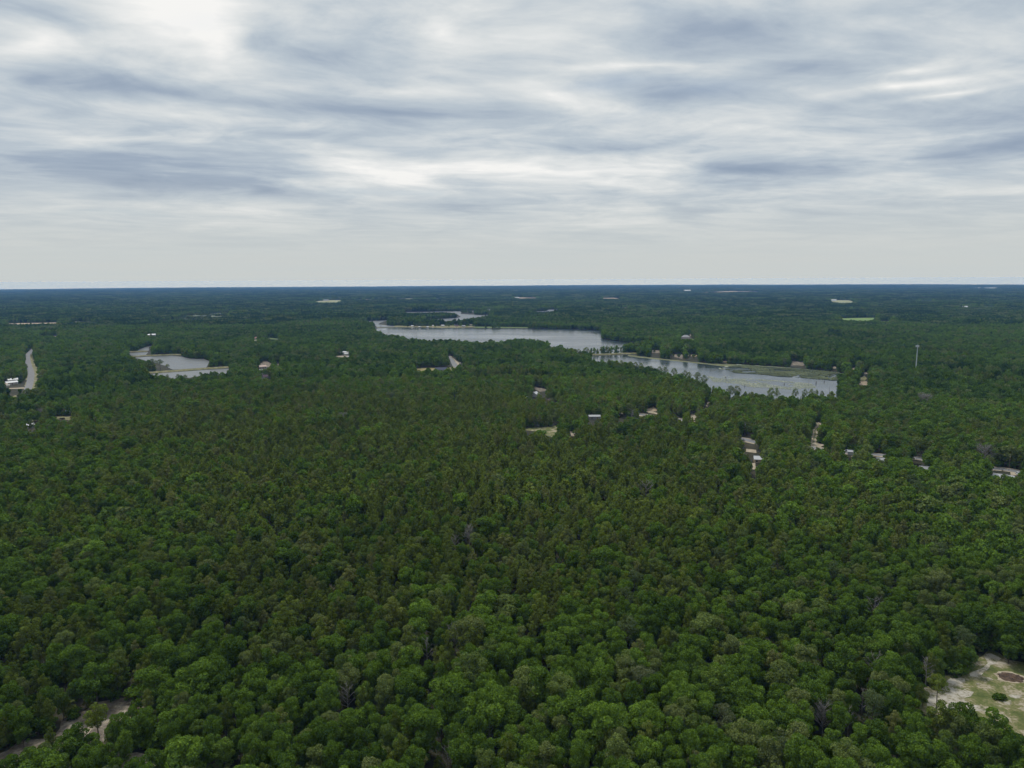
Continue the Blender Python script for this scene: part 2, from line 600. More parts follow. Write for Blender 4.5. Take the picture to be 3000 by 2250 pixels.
# --- lower lake with the marsh at its right end
far = G(z3([(686, 716), (860, 712), (990, 707), (1080, 716), (1250, 740), (1500, 771), (1700, 790)]) +
        zj([(860, 150), (1050, 148), (1250, 165), (1500, 182), (1800, 205), (2000, 232), (2020, 262), (1965, 300), (1955, 340)]))
near = G(zj([(1925, 420), (1700, 420), (1400, 455), (1250, 430), (1100, 408), (950, 435), (780, 345), (700, 300), (560, 265), (420, 240), (240, 185), (100, 160), (0, 135)]) + z3([(760, 760), (690, 750)]), TOP)
LOWER = water('lake', far + near, 'lower lake behind the shoreline pines, its right end choked with lily pads', 'lake')
# --- far lakes
A = G(zg([(140, 243), (500, 242), (900, 233), (1100, 228), (1270, 221), (1235, 240), (1150, 236), (1060, 240), (1050, 275), (1180, 284), (1440, 296), (1500, 288), (1440, 312), (1300, 340), (1220, 345), (1130, 365), (1030, 374), (980, 386), (900, 382), (780, 392), (700, 374), (540, 376), (420, 367), (560, 362), (760, 352), (1000, 340), (1042, 322), (1020, 296), (985, 272), (880, 252), (780, 246), (700, 250), (520, 254), (400, 258), (230, 264), (150, 252)]))
water('lake', A, 'pale far lake winding round a wooded point beyond the main lake', 'lake', 25, 2.0, 1.0)
B = G(z2([(920, 424), (1000, 412), (1130, 407), (1128, 414), (1070, 430), (1062, 444), (1180, 455), (1290, 462), (1240, 467), (1040, 472), (1030, 448), (1000, 432)]))
water('lake', B, 'narrow inlet left of the lake shore clearing, feeding the main lake', 'lake', 18, 2.0, 0.9)
C = G(z3([(183, 332), (300, 326), (320, 314), (405, 316), (395, 322), (335, 330), (326, 345), (280, 344), (190, 337)]))
water('lake', C, 'small bright lake in the far woods right of the winding lake', 'lake', 25, 2.0, 1.0)
# --- ponds in a chain on the left
P1 = G(z1([(1190, 672), (1282, 670), (1292, 640), (1340, 622), (1310, 627), (1240, 643), (1200, 660)]))
water('pond', P1, 'smallest and farthest pond of the chain on the left', 'pond', 18, 1.5, 0.95)
P2 = G(z1([(1112, 690), (1276, 685), (1262, 707), (1170, 714), (1130, 712)]))
water('pond', P2, 'second pond from the back, between two grassy dams', 'pond', 18, 1.5, 0.95)
P3 = G(z1([(1150, 733), (1300, 722), (1480, 714), (1570, 722), (1640, 740), (1760, 742), (1808, 760), (1795, 800), (1780, 816), (1530, 834), (1490, 834), (1420, 800), (1330, 775), (1200, 740)]))
water('pond', P3, 'largest pond of the chain, above the long grassy dam', 'pond', 14, 1.0, 0.9)
P4 = G(z1([(1300, 872), (1500, 857), (1800, 836), (1975, 826), (1965, 850), (1950, 872), (1890, 885), (1780, 880), (1640, 905), (1500, 912), (1400, 902), (1310, 892)]))
water('pond', P4, 'nearest pond of the chain, below the long grassy dam', 'pond', 14, 1.0, 0.85)
P5 = G(z4([(505, 521), (560, 518), (640, 524), (600, 532), (540, 534)]))
water('pond', P5, 'tiny bluish pond in the woods behind the marsh', 'pond', 15, 1.0, 0.8)

# --- dams and causeway: low grassy banks with sloping sides


def bank_dam(name, line, width, h, label, mat='verge'):
    m = MB()
    pts = [Vector((p[0], p[1], 0)) for p in line]
    sm = []
    for i in range(len(pts) - 1):
        k = max(2, int((pts[i + 1] - pts[i]).length / 10))
        sm += [pts[i].lerp(pts[i + 1], j / k) for j in range(k)]
    sm.append(pts[-1])
    prof = [(-1.0, -0.1), (-0.45, 1.0), (0.45, 1.0), (1.0, -0.1)]
    vs, fs = [], []
    for i, p in enumerate(sm):
        t = (sm[min(i + 1, len(sm) - 1)] - sm[max(i - 1, 0)]).normalized()
        n = Vector((-t.y, t.x, 0))
        for (u, hh) in prof:
            q = p + n * u * width / 2 * random.uniform(0.9, 1.1)
            vs.append((q.x, q.y, h * hh + random.uniform(-.05, .05)))
        if i:
            for k in range(3):
                a = 4 * i + k
                fs.append((a - 4, a - 3, a + 1, a))
    m.add(vs, fs)
    o = m.build(name, mat)
    tag(o, label, 'dam')
    t = [Vector((p[0], p[1])) for p in line]
    poly = []
    for s in (1, -1):
        for i, p in enumerate(t):
            d = (t[min(i + 1, len(t) - 1)] - t[max(i - 1, 0)]).normalized()
            poly.append(tuple(p + Vector((-d.y, d.x)) * s * width / 2) if s > 0 else None)
    L = [tuple(p + Vector((-(t[min(i + 1, len(t) - 1)] - t[max(i - 1, 0)]).normalized().y, (t[min(i + 1, len(t) - 1)] - t[max(i - 1, 0)]).normalized().x)) * width / 2) for i, p in enumerate(t)]
    Rr = [tuple(2 * p - Vector(q)) for p, q in zip(t, L)]
    keep_clear(L + Rr[::-1], 0.35, 0.5)
    return o


bank_dam('earth_dam', G(z1([(1095, 681), (1280, 677)])), 9, 1.2, 'short grassy dam between the two farthest ponds')
bank_dam('earth_dam', G(z1([(1130, 722), (1300, 713), (1480, 706), (1580, 706)])), 9, 1.2, 'grassy dam behind the largest pond on the left')
bank_dam('earth_dam', G(z1([(1250, 866), (1500, 849), (1800, 826), (1985, 815)])), 12, 1.5, 'long straight grassy dam between the two nearest ponds')
bank_dam('causeway', G(z3([(560, 714), (680, 708), (830, 704), (960, 697), (1075, 697)])), 10, 1.6, 'low causeway separating the main lake from the lower lake')
bank_dam('earth_dam', G(z2([(1040, 472), (1150, 468), (1300, 465)])), 8, 0.8, 'thin low dyke crossing the left end of the main lake')

# --- open ground


def clearing(name, pts, mat, label, cat='clearing', z=0.03, sight=1.0, step=8, amp=2.0, kind='structure', spread=2.0):
    # the open soil runs on a little way under the first trees
    c = Vector((sum(p[0] for p in pts) / len(pts), sum(p[1] for p in pts) / len(pts)))
    grow = []
    for p in pts:
        d = Vector(p) - c
        grow.append(tuple(Vector(p) + d.normalized() * min(spread, 0.35 * d.length)))
    sheet(name, grow, z, mat, label, cat, step, amp + 0.25 * spread, len(NO_TREE), kind)
    keep_clear(pts, sight, 0.5)
    return pts


CLEAR = G(z7([(1040, 1000), (1130, 900), (1290, 790), (1400, 770), (1480, 715), (1560, 610), (1650, 545), (1745, 590), (1800, 640), (1991, 680), (2250, 700), (2250, 1500), (1991, 1420), (1900, 1260), (1600, 1190), (1430, 1160), (1250, 1110), (1150, 1110), (1040, 1060)]))
clearing('clearing', CLEAR, 'sandy', 'sandy clearing with patchy grass at the lower right corner', sight=0.75, step=4, amp=1.0, spread=4.0)
TRACK = G(z8([(-200, 1560), (60, 1440), (330, 1300), (450, 1265), (700, 1215), (900, 1130), (1010, 1010), (1250, 960), (1420, 930), (1580, 950)]))
litter = G(z8([(-200, 1620), (-100, 1400), (250, 1230), (420, 1130), (600, 1150), (700, 1000), (900, 930), (1010, 850), (1250, 800), (1420, 780), (1480, 850), (1600, 910), (1620, 980), (1330, 1070), (1100, 1180), (1000, 1290), (780, 1330), (600, 1420), (300, 1500), (100, 1560)]))
clearing('clearing', litter, 'litter', 'brown leaf-strewn strip along the pale track at lower left', sight=0.2, step=4, amp=1.0, spread=5.0)
ribbon('sand_track', TRACK, 1.8, 0.06, 'sand', 'pale sand track at the lower left corner', 'track', wob=0.25)
lit2 = G(z8([(1380, 1340), (1500, 1330), (1700, 1420), (1750, 1560), (1420, 1560), (1350, 1420)]))
clearing('clearing', lit2, 'litter', 'small bare patch between oaks at the bottom edge, left', sight=0.3)
clearing('clearing', G(z8([(2030, 1290), (2110, 1300), (2110, 1420), (2010, 1400)])), 'litter', 'narrow bare gap between oaks at the bottom edge', sight=0.3)

f1 = G(zb([(1385, 355), (1520, 345), (1650, 345), (1950, 335), (1955, 360), (1900, 400), (1830, 430), (1700, 420), (1560, 415), (1420, 385)]))
clearing('yard', f1, 'dry_grass', 'straw coloured yard round the navy roofed house', 'yard', sight=0.55)
r2 = G(zb([(1825, 185), (1845, 190), (1870, 210), (1985, 345), (1890, 335)]))
clearing('road', r2, 'asphalt', 'short stretch of grey road beside the straw coloured yard', 'road', 0.06, 0.9, 20, 0.0, spread=0.0)
r2b = G(zb([(1846, 188), (1865, 195), (1950, 265), (2035, 348), (1987, 346), (1872, 210)]))
clearing('verge', r2b, 'sand', 'pale sandy verge along the short grey road', 'verge', 0.05, 0.9, 10, 0.5)
clearing('sand_patch', G(zb([(2070, 350), (2110, 355), (2200, 385), (2190, 400), (2100, 375)])), 'sand', 'small sand patch right of the short grey road', 'sand patch', sight=0.6)

LROAD = G(z1([(290, 655), (255, 690), (235, 715), (240, 760), (250, 800), (268, 860), (264, 920), (252, 970), (236, 1020), (215, 1100)]))
poly, _, LINE = ribbon('road', LROAD, 7.4, 0.07, 'asphalt', 'grey two lane road winding away at the left edge', 'road')
keep_clear(poly, 0.25, 0.5)
vg = G(z1([(205, 1000), (222, 930), (240, 880), (225, 760), (220, 700), (262, 680), (280, 700), (285, 745), (300, 790), (320, 830), (325, 880), (318, 960), (318, 1005), (265, 1010), (230, 1015)]))
clearing('verge', vg, 'verge', 'yellowish grass verge along the winding left road', 'verge', 0.035, 0.9)
for i, (a, b) in enumerate([((264, 747), (283, 747)), ((272, 792), (304, 791)), ((278, 838), (318, 836)), ((284, 928), (316, 927)), ((196, 993), (226, 995)), ((284, 886), (318, 884))]):
    pa, pb = G(z1([a, b]))
    ribbon('driveway', [pa, pb], 3.0, 0.05, 'sand', 'pale driveway stub off the winding left road, %s from the far end' % ['first', 'second', 'third', 'fifth', 'sixth', 'fourth'][i], 'driveway')

# the road across the middle right, seen in pieces between the trees
RROAD = G([(1800, 1204), (1873, 1214), (1907, 1219), (1966, 1226), (1998, 1231), (2090, 1254)] + ze([(60, 190), (160, 160), (260, 195), (480, 235), (920, 262), (1090, 305), (1300, 318), (1640, 342), (1830, 355), (2050, 375)]) + [(2780, 1358)] + zf([(950, 1475), (1010, 1480), (1250, 1520)]) + [(3100, 1420)])
poly, _, RLINE = ribbon('road', RROAD, 6.4, 0.07, 'asphalt', 'grey road hidden in pieces behind the trees at middle right', 'road')
keep_clear(poly, 0.0, 1.5)
poly, _, _ = ribbon('road_shoulder', RROAD, 11.0, 0.04, 'sand', 'sandy shoulder of the middle right road', 'verge', wob=0.2)
vis = [zd([(1060, 335), (1100, 328), (1270, 365), (1250, 392), (1120, 390)]), zd([(730, 410), (790, 400), (790, 435), (735, 440)]), zd([(880, 395), (1010, 380), (1010, 398), (880, 415)]),
       zd([(1580, 390), (1640, 395), (1760, 410), (1740, 440), (1600, 415)]),
       ze([(150, 145), (255, 160), (280, 195), (275, 270), (235, 270), (230, 210), (160, 185)]), ze([(905, 250), (1000, 255), (985, 285), (910, 280)]),
       ze([(1290, 305), (1360, 315), (1360, 345), (1300, 335)]), ze([(1610, 328), (1700, 332), (1700, 360), (1615, 360)]), ze([(1780, 345), (1845, 350), (1840, 366), (1800, 362)]),
       ze([(2025, 365), (2070, 370), (2065, 400), (2020, 430)]), zf([(905, 1462), (1015, 1475), (1000, 1500), (960, 1545), (920, 1510)])]
for v in vis:
    keep_clear(G(v), 0.84, 0.3)
for pts, mat, lab in [
    (zd([(1165, 300), (1230, 295), (1380, 340), (1350, 350), (1240, 325)]), 'sand', 'sandy turnout just behind the middle right road'),
    (zd([(1200, 270), (1310, 230), (1330, 300), (1260, 300)]), 'red_sand', 'reddish bare soil behind the sandy turnout'),
    (zd([(1920, 370), (1975, 365), (1965, 440), (1935, 440)]), 'sand', 'light sand driveway right of the reddish soil'),
    (zd([(2140, 215), (2175, 160), (2230, 155), (2190, 180), (2175, 225)]), 'sand', 'short curved sand path in the woods below the lower lake'),
    (ze([(905, 215), (960, 205), (1040, 235), (1000, 250), (910, 245)]), 'sand', 'sandy junction where the rutted track meets the road'),
    (ze([(225, 280), (310, 290), (305, 315), (220, 305)]), 'sand', 'sandy forecourt near the road, above the white roofed cabin'),
    (ze([(270, 440), (315, 430), (310, 490), (285, 490)]), 'sand', 'narrow sandy strip below the white roofed cabin'),
    (ze([(1335, 360), (1360, 355), (1355, 385), (1340, 385)]), 'sand', 'tiny sand patch in front of the parked cars'),
    (Z(1400, 1100, 2.765, [(360, 430), (500, 425), (640, 410), (640, 440), (590, 495), (520, 455), (400, 445)]), 'sandy', 'dry grassy clearing with bare sand in the middle of the forest'),
    (Z(1400, 1100, 2.765, [(750, 460), (785, 458), (780, 490), (755, 485)]), 'sand', 'small orange sand patch right of the mid forest clearing'),
    (z4([(778, 940), (820, 932), (860, 945), (856, 968), (790, 965)]), 'red_sand', 'bright sand pit right of the marsh end'),
    (z4([(830, 860), (868, 858), (862, 870), (835, 872)]), 'sand', 'thin sand patch above the bright sand pit'),
    (z4([(810, 905), (835, 880), (850, 900), (835, 935), (805, 935)]), 'verge', 'grassy gap above the bright sand pit'),
    (z4([(200, 765), (240, 762), (305, 775), (300, 800), (250, 795), (205, 800)]), 'litter', 'sandy bank behind the marsh, left of the small one'),
    (z4([(565, 808), (585, 808), (582, 826), (566, 826)]), 'sand', 'small sandy bank behind the right end of the marsh'),
    (z4([(728, 822), (752, 815), (748, 830), (730, 835)]), 'sand', 'sand scrap in the trees right of the marsh'),
    (z3([(1205, 665), (1280, 668), (1270, 690), (1215, 690)]), 'litter', 'sandy bank at the far shore, right of the causeway'),
    (z3([(1375, 702), (1450, 700), (1480, 705), (1470, 742), (1400, 725)]), 'litter', 'sandy bank with scattered shrubs at the far shore of the lower lake'),
    (z3([(1520, 700), (1600, 710), (1580, 722), (1530, 715)]), 'red_sand', 'reddish bank right of the shrubby sandy bank'),
    (z3([(1830, 762), (1850, 760), (1852, 768), (1832, 770)]), 'red_sand', 'rusty soil patch above the pale grass spit'),
    (zi([(390, 880), (470, 880), (520, 920), (480, 965), (430, 975), (370, 985), (330, 930)]), 'litter', 'paved yard by the pink roofed house at left centre'),
    (zi([(600, 920), (645, 915), (640, 950), (615, 945)]), 'red_sand', 'orange soil scrap right of the paved yard'),
    (zi([(1570, 790), (1640, 785), (1750, 790), (1800, 800), (1690, 810), (1580, 800)]), 'sand', 'sandy yard in front of the long white shed'),
    (zi([(465, 495), (630, 505), (620, 522), (480, 515)]), 'lawn', 'thin green lawn at the wood edge left of the lake'),
    (zi([(240, 515), (300, 512), (290, 540), (250, 545)]), 'pale_field', 'pale lawn by the rust roofed house left of the lake'),
    (za([(590, 1330), (720, 1320), (860, 1300), (840, 1335), (700, 1360)]), 'verge', 'small grassy yard above the nearest white shed at the left edge'),
    (za([(1080, 1265), (1240, 1250), (1420, 1260), (1540, 1250), (1480, 1330), (1300, 1300)]), 'verge', 'grassy yards among the houses at the left edge'),
    (za([(1290, 1290), (1400, 1285), (1390, 1315), (1310, 1315)]), 'sand', 'sand patch in the grassy yards at the left edge'),
    (za([(215, 860), (330, 800), (350, 815), (300, 860)]), 'verge', 'small grassy opening below the winding left road'),
    (za([(20, 1480), (80, 1470), (75, 1500), (25, 1500)]), 'dry_grass', 'small straw patch at the left edge below the houses'),
    (za([(130, 1435), (180, 1430), (175, 1450), (135, 1450)]), 'sand', 'small sand patch at the left edge below the houses'),
    (za([(230, 640), (560, 630), (560, 650), (250, 655)]), 'sand', 'thin pale driveway left of the winding road'),
    (zk([(1420, 200), (1530, 200), (1530, 214), (1425, 212)]), 'sand', 'thin sand strip in the woods at left'),
    (zk([(1800, 258), (1835, 280), (1825, 290), (1795, 268)]), 'sand', 'short sand path in the woods at left'),
    (zc([(670, 420), (770, 360), (1080, 450), (1075, 500), (900, 520), (850, 490)]), 'litter', 'grey gravel yard behind the white roofed house at centre'),
    (zf([(1110, 1490), (1230, 1510), (1220, 1545), (1110, 1545)]), 'sand', 'sandy yard beside the grey roof at the right edge'),
    (zh([(690, 410), (740, 375), (900, 380), (1000, 400), (960, 420), (830, 425)]), 'lawn', 'lawn in front of the large hip roofed house'),
    (zh([(890, 290), (915, 285), (910, 330), (900, 340)]), 'sand', 'drive beside the large hip roofed house'),
]:
    kindname = {'sand': 'sand_patch', 'red_sand': 'sand_patch', 'lawn': 'lawn', 'verge': 'grass_patch', 'litter': 'yard', 'sandy': 'clearing', 'pale_field': 'lawn', 'dry_grass': 'grass_patch'}[mat]
    clearing(kindname, G(pts), mat, lab, kindname.replace('_', ' '), 0.045, 0.95, 6, 0.8)
# bare sand on the left part of the corner clearing, with a worn path up to the wood
sheet('sand_patch', G(z7([(1045, 1010), (1130, 915), (1290, 800), (1400, 775), (1440, 800), (1400, 870), (1440, 900), (1500, 920), (1470, 960), (1400, 980), (1480, 1040), (1600, 1060), (1650, 1110), (1500, 1100), (1380, 1060), (1420, 1130), (1250, 1100), (1150, 1100), (1045, 1050)])), 0.05, 'white_sand', 'pale bare sand covering the left end of the corner clearing', 'sand patch', 2.0, 0.9, 3)
sheet('sand_track', G(z7([(1470, 740), (1500, 720), (1590, 690), (1640, 640), (1610, 560), (1660, 545), (1760, 590), (1700, 640), (1660, 660), (1590, 750), (1540, 775), (1480, 770)])), 0.052, 'white_sand', 'worn sandy path climbing from the corner clearing into the wood', 'track', 1.6, 0.5, 4)
for i_, (x_, y_, a_, b_) in enumerate([(1620, 790, 45, 16), (1530, 840, 30, 12), (1940, 960, 75, 20), (1830, 1010, 36, 14)]):
    pp = G(z7([(x_ + a_ * math.cos(t_), y_ + b_ * math.sin(t_)) for t_ in np.linspace(0, 6.28, 13)[:-1]]))
    sheet('sand_patch', pp, 0.048 + 0.001 * i_, 'white_sand', ['scrap of bare sand left of the burnt heap', 'smallest scrap of bare sand, near the worn path', 'bare sand scrap right of the lone shrub', 'bare sand scrap beside the lone shrub'][i_] + ', corner clearing', 'sand patch', 0.8, 1.2, 5 + i_)
# rutted sand track
RUT = G(ze([(965, -10), (1000, 15), (985, 40), (950, 80), (955, 110), (945, 150), (935, 185), (930, 215)]))
poly, _, rl = ribbon('sand_track', RUT, 5.0, 0.05, 'verge', 'grassy strip under the rutted sand track at right', 'track')
keep_clear(poly, 0.5, 0.2)
for s, nm in ((-1, 'left'), (1, 'right')):
    side = []
    for i, p in enumerate(RUT):
        a, b = RUT[max(i - 1, 0)], RUT[min(i + 1, len(RUT) - 1)]
        L = math.hypot(b[0] - a[0], b[1] - a[1])
        side.append((p[0] - (b[1] - a[1]) / L * 1.2 * s, p[1] + (b[0] - a[0]) / L * 1.2 * s))
    ribbon('wheel_rut', side, 1.3, 0.075, 'sand', 'pale %s wheel rut of the rutted sand track' % nm, 'track', wob=0.3)

# --- shores
spit = G(zj([(0, 62), (120, 78), (300, 96), (520, 120), (740, 142), (980, 150), (1050, 158), (960, 172), (870, 168), (740, 152), (560, 132), (300, 108), (100, 88), (0, 74)]))
sheet('shore', spit, 0.16, 'reed_bank', 'pale grassy spit along the far shore of the lower lake', 'shore', 10, 1.5, 3)
keep_clear(spit, 0.2, 0)
sh2 = G(zg([(0, 462), (220, 470), (500, 470), (720, 468), (900, 462), (1280, 470), (1280, 490), (1000, 498), (700, 500), (500, 492), (230, 494), (0, 488)]))
clearing('shore', sh2, 'verge', 'grassy cleared shore with small houses on the main lake', 'shore', 0.14, 0.5, 12, 2)
clearing('shore', G(zg([(1280, 480), (1560, 482), (2212, 490), (2212, 503), (1280, 500)])), 'lawn', 'dark grassy edge of the main lake, right of the houses', 'shore', 0.14, 0.1, 14, 2)

SCRUB = []
# --- far fields
for pts, mat, lab in [
    (z2([(510, 246), (560, 240), (640, 234), (735, 234), (728, 250), (690, 259), (540, 258)]), 'pale_field', 'pale green field nearest on the left horizon'),
    (z2([(845, 230), (915, 228), (915, 235), (850, 237)]), 'pale_field', 'small pale field right of the nearest far field'),
    (z2([(945, 228), (1000, 228), (995, 240), (950, 238)]), 'tan_field', 'tan farmyard plot between the far pale fields'),
    (z2([(1020, 226), (1185, 221), (1190, 230), (1030, 233)]), 'pale_field', 'long pale field, left of two along the far tree line'),
    (z2([(1200, 222), (1365, 219), (1360, 228), (1205, 231)]), 'pale_field', 'long pale field, right of two along the far tree line'),
    (z2([(1550, 220), (1615, 222), (1610, 228), (1560, 227)]), 'pale_field', 'small pale field above the winding far lake'),
    (z3([(20, 211), (215, 214), (210, 222), (60, 222)]), 'tan_field', 'tan field straight above the main lake'),
    (z3([(783, 216), (880, 214), (955, 225), (935, 233), (790, 232)]), 'tan_field', 'broad tan field right of centre near the horizon'),
    (z3([(1620, 170), (1800, 160), (1900, 156), (2150, 162), (2100, 167), (1900, 168), (1680, 173)]), 'tan_field', 'very long pinkish field close under the horizon at right'),
    (z3([(930, 302), (1000, 299), (995, 305), (935, 308)]), 'pale_field', 'narrow pale field right of the small bright lake'),
    (z4([(540, 240), (600, 234), (700, 236), (742, 252), (720, 264), (640, 264), (600, 258), (550, 255)]), 'pale_field', 'field with a white barn at far right'),
    (z4([(622, 392), (700, 390), (925, 386), (920, 400), (870, 416), (700, 412), (640, 405)]), 'pasture', 'bright green pasture in the woods at right'),
    (z4([(965, 416), (1055, 418), (1050, 426), (975, 424)]), 'pasture', 'small green pasture right of the bright one'),
    (z4([(730, 318), (795, 318), (790, 328), (735, 330)]), 'pasture', 'small green field behind the bright pasture'),
    (z4([(300, 332), (460, 334), (455, 345), (350, 348), (310, 342)]), 'scrub_field', 'dull green clearing left of the bright pasture'),
    (z4([(1312, 240), (1420, 240), (1415, 246), (1320, 247)]), 'pale_field', 'thin pale field at the far right'),
    (z4([(1860, 291), (1955, 291), (1950, 299), (1870, 299)]), 'pasture', 'thin green field at the far right edge'),
    (z1([(70, 434), (200, 433), (505, 428), (500, 440), (350, 444), (200, 448), (75, 445)]), 'tan_field', 'sandy strip field at far left'),
    (z1([(330, 545), (400, 547), (510, 545), (505, 553), (400, 556), (335, 552)]), 'tan_field', 'shorter sandy strip at far left, nearer than the field'),
    (z1([(1250, 432), (1450, 420), (1560, 395), (1620, 365), (1900, 345), (2050, 322), (1980, 350), (1960, 395), (1800, 410), (1560, 425), (1300, 445)]), 'scrub_field', 'pale scrubby cutover land behind the ponds'),
    (z1([(600, 420), (800, 422), (790, 430), (620, 428)]), 'pale_field', 'thin pale strip right of the sandy far left field'),
    (Z(700, 900, 5.53, [(340, 140), (600, 130), (760, 135), (880, 145), (700, 160), (400, 165)]), 'scrub_field', 'faint dull clearing left of the main lake'),
]:
    o, ob = sheet('field', G(pts), 0.4, mat, lab, 'field', 40, 4.0, 9)
    keep_clear(o, 0.8 if mat != 'scrub_field' else 0.3, 5.0)
    if mat == 'scrub_field':
        SCRUB.append(np.array(o))

# ------------------------------------------------------------------ tree shapes
def lobes_to_leaves(lobes, n, size, seed, up=0.35, spiky=0.0, core=0.72):
    g = np.random.default_rng(seed)
    C = np.array([l[:3] for l in lobes], float)
    Rd = np.array([l[3] for l in lobes], float)
    sq = np.array([l[4] if len(l) > 4 else 0.85 for l in lobes], float)
    w = Rd ** 2
    k = g.choice(len(lobes), n * 3, p=w / w.sum())
    v = g.normal(size=(n * 3, 3))
    v[:, 2] += up
    v /= np.linalg.norm(v, axis=1)[:, None]
    rad = Rd[k] * g.uniform(0.80, 1.06, n * 3)
    off = v * rad[:, None]
    off[:, 2] *= sq[k]
    P = C[k] + off
    q = (P[:, None, :] - C[None]) / Rd[None, :, None]
    q[:, :, 2] /= sq[None]
    dd = np.linalg.norm(q, axis=2)
    dd[np.arange(n * 3), k] = 9
    ok = dd.min(axis=1) > core
    idx = np.nonzero(ok)[0][:n]
    P, v, k = P[idx], v[idx], k[idx]
    m = len(P)
    nrm = v * 0.8 + g.normal(size=(m, 3)) * 0.55
    nrm /= np.linalg.norm(nrm, axis=1)[:, None]
    t = np.cross(nrm, g.normal(size=(m, 3)))
    if spiky:
        t = v * spiky + t * (1 - spiky) + np.array([0, 0, 0.35])
        t -= nrm * (t * nrm).sum(1)[:, None]
    t /= np.linalg.norm(t, axis=1)[:, None] + 1e-9
    b = np.cross(nrm, t)
    s = size * g.uniform(0.65, 1.3, m)
    asp = 0.45 if spiky else 0.8
    a = t * s[:, None] * 0.62
    bb = b * s[:, None] * 0.62 * asp
    bend = nrm * s[:, None] * 0.12
    V = np.stack([P - a, P + bb - bend, P + a, P - bb - bend], 1).reshape(-1, 3)
    tone = np.clip(0.5 + g.normal(size=m) * 0.16 + (g.random(len(lobes))[k] - 0.5) * 0.35, 0, 1)
    return V, tone


def oak_lobes(seed, h=11.0):
    g = random.Random(seed)
    W = g.uniform(2.3, 2.9)
    cz = h * g.uniform(0.60, 0.66)
    H = h - cz - 1.0
    lob = [(0, 0, cz, W * 0.72, 0.9), (0, 0, cz - 1.6, W * 0.6, 0.9)]
    for i in range(4):
        a = i * 1.6 + g.uniform(-.4, .4)
        lob.append((W * .72 * math.cos(a), W * .72 * math.sin(a), h * g.uniform(0.24, 0.38), g.uniform(0.8, 1.2), 1.0))
    n = g.randint(10, 14)
    for i in range(n):
        a = 2 * math.pi * (i * 0.618 + g.uniform(-.08, .08))
        t = g.uniform(-0.45, 1.0)
        rr = W * math.sqrt(max(0.05, 1 - t * t * 0.92)) * g.uniform(0.8, 1.1)
        lob.append((rr * math.cos(a), rr * math.sin(a), cz + t * H, g.uniform(0.85, 1.45), g.uniform(0.75, 0.95)))
    lob.append((g.uniform(-.6, .6), g.uniform(-.6, .6), h - 1.1, 1.2, 0.85))
    return lob


def pine_lobes(seed, h=11.0):
    g = random.Random(seed)
    lob = []
    W = g.uniform(2.0, 2.6)
    z0 = h * g.uniform(0.26, 0.46)
    g_pow = g.uniform(2.4, 6.0)
    n = g.randint(15, 20)
    for i in range(n):
        t = i / (n - 1)
        a = i * 2.4 + g.uniform(-.5, .5)
        rr = W * (1 - t ** g_pow) ** 0.7 * g.uniform(0.5, 1.12)
        lob.append((rr * math.cos(a), rr * math.sin(a), z0 + t * (h - z0 - 0.6), g.uniform(0.65, 1.05) * (1.12 - 0.45 * t), g.uniform(0.7, 1.0)))
    for t in (0.15, 0.4, 0.65):
        lob.append((0, 0, z0 + t * (h - z0), W * 0.62 * (1 - t * 0.7), 1.1))
    return lob


def tall_pine_lobes(seed, h=16.0):
    g = random.Random(seed)
    lob = []
    z0 = h * 0.58
    n = 16
    for i in range(n):
        t = i / (n - 1)
        a = i * 2.4 + g.uniform(-.5, .5)
        rr = 2.8 * math.sin(math.pi * (0.2 + 0.72 * t)) * g.uniform(0.45, 1.1)
        lob.append((rr * math.cos(a), rr * math.sin(a), z0 + t * (h - z0 - 0.9), g.uniform(0.9, 1.4), 0.75))
    return lob


def trunk_mb(seed, h, r0, crown_lo, limbs, wx=0.25):
    g = random.Random(seed)
    m = MB()
    pts, rad = [], []
    for i in range(5):
        t = i / 4
        pts.append((g.uniform(-wx, wx) * t, g.uniform(-wx, wx) * t, -0.3 + t * h * 0.86))
        rad.append(r0 * (1 - 0.78 * t))
    m.tube(pts, rad, 6)
    for i in range(limbs):
        a = i * 2.4 + g.uniform(-.4, .4)
        z = crown_lo * h + (0.8 - crown_lo) * h * i / max(1, limbs)
        L = g.uniform(1.4, 2.4) * (1.1 - 0.5 * i / max(1, limbs))
        m.tube([(0, 0, z), (L * .5 * math.cos(a), L * .5 * math.sin(a), z + L * .25), (L * math.cos(a), L * math.sin(a), z + L * .6)], [r0 * .45, r0 * .3, r0 * .12], 4)
    return m


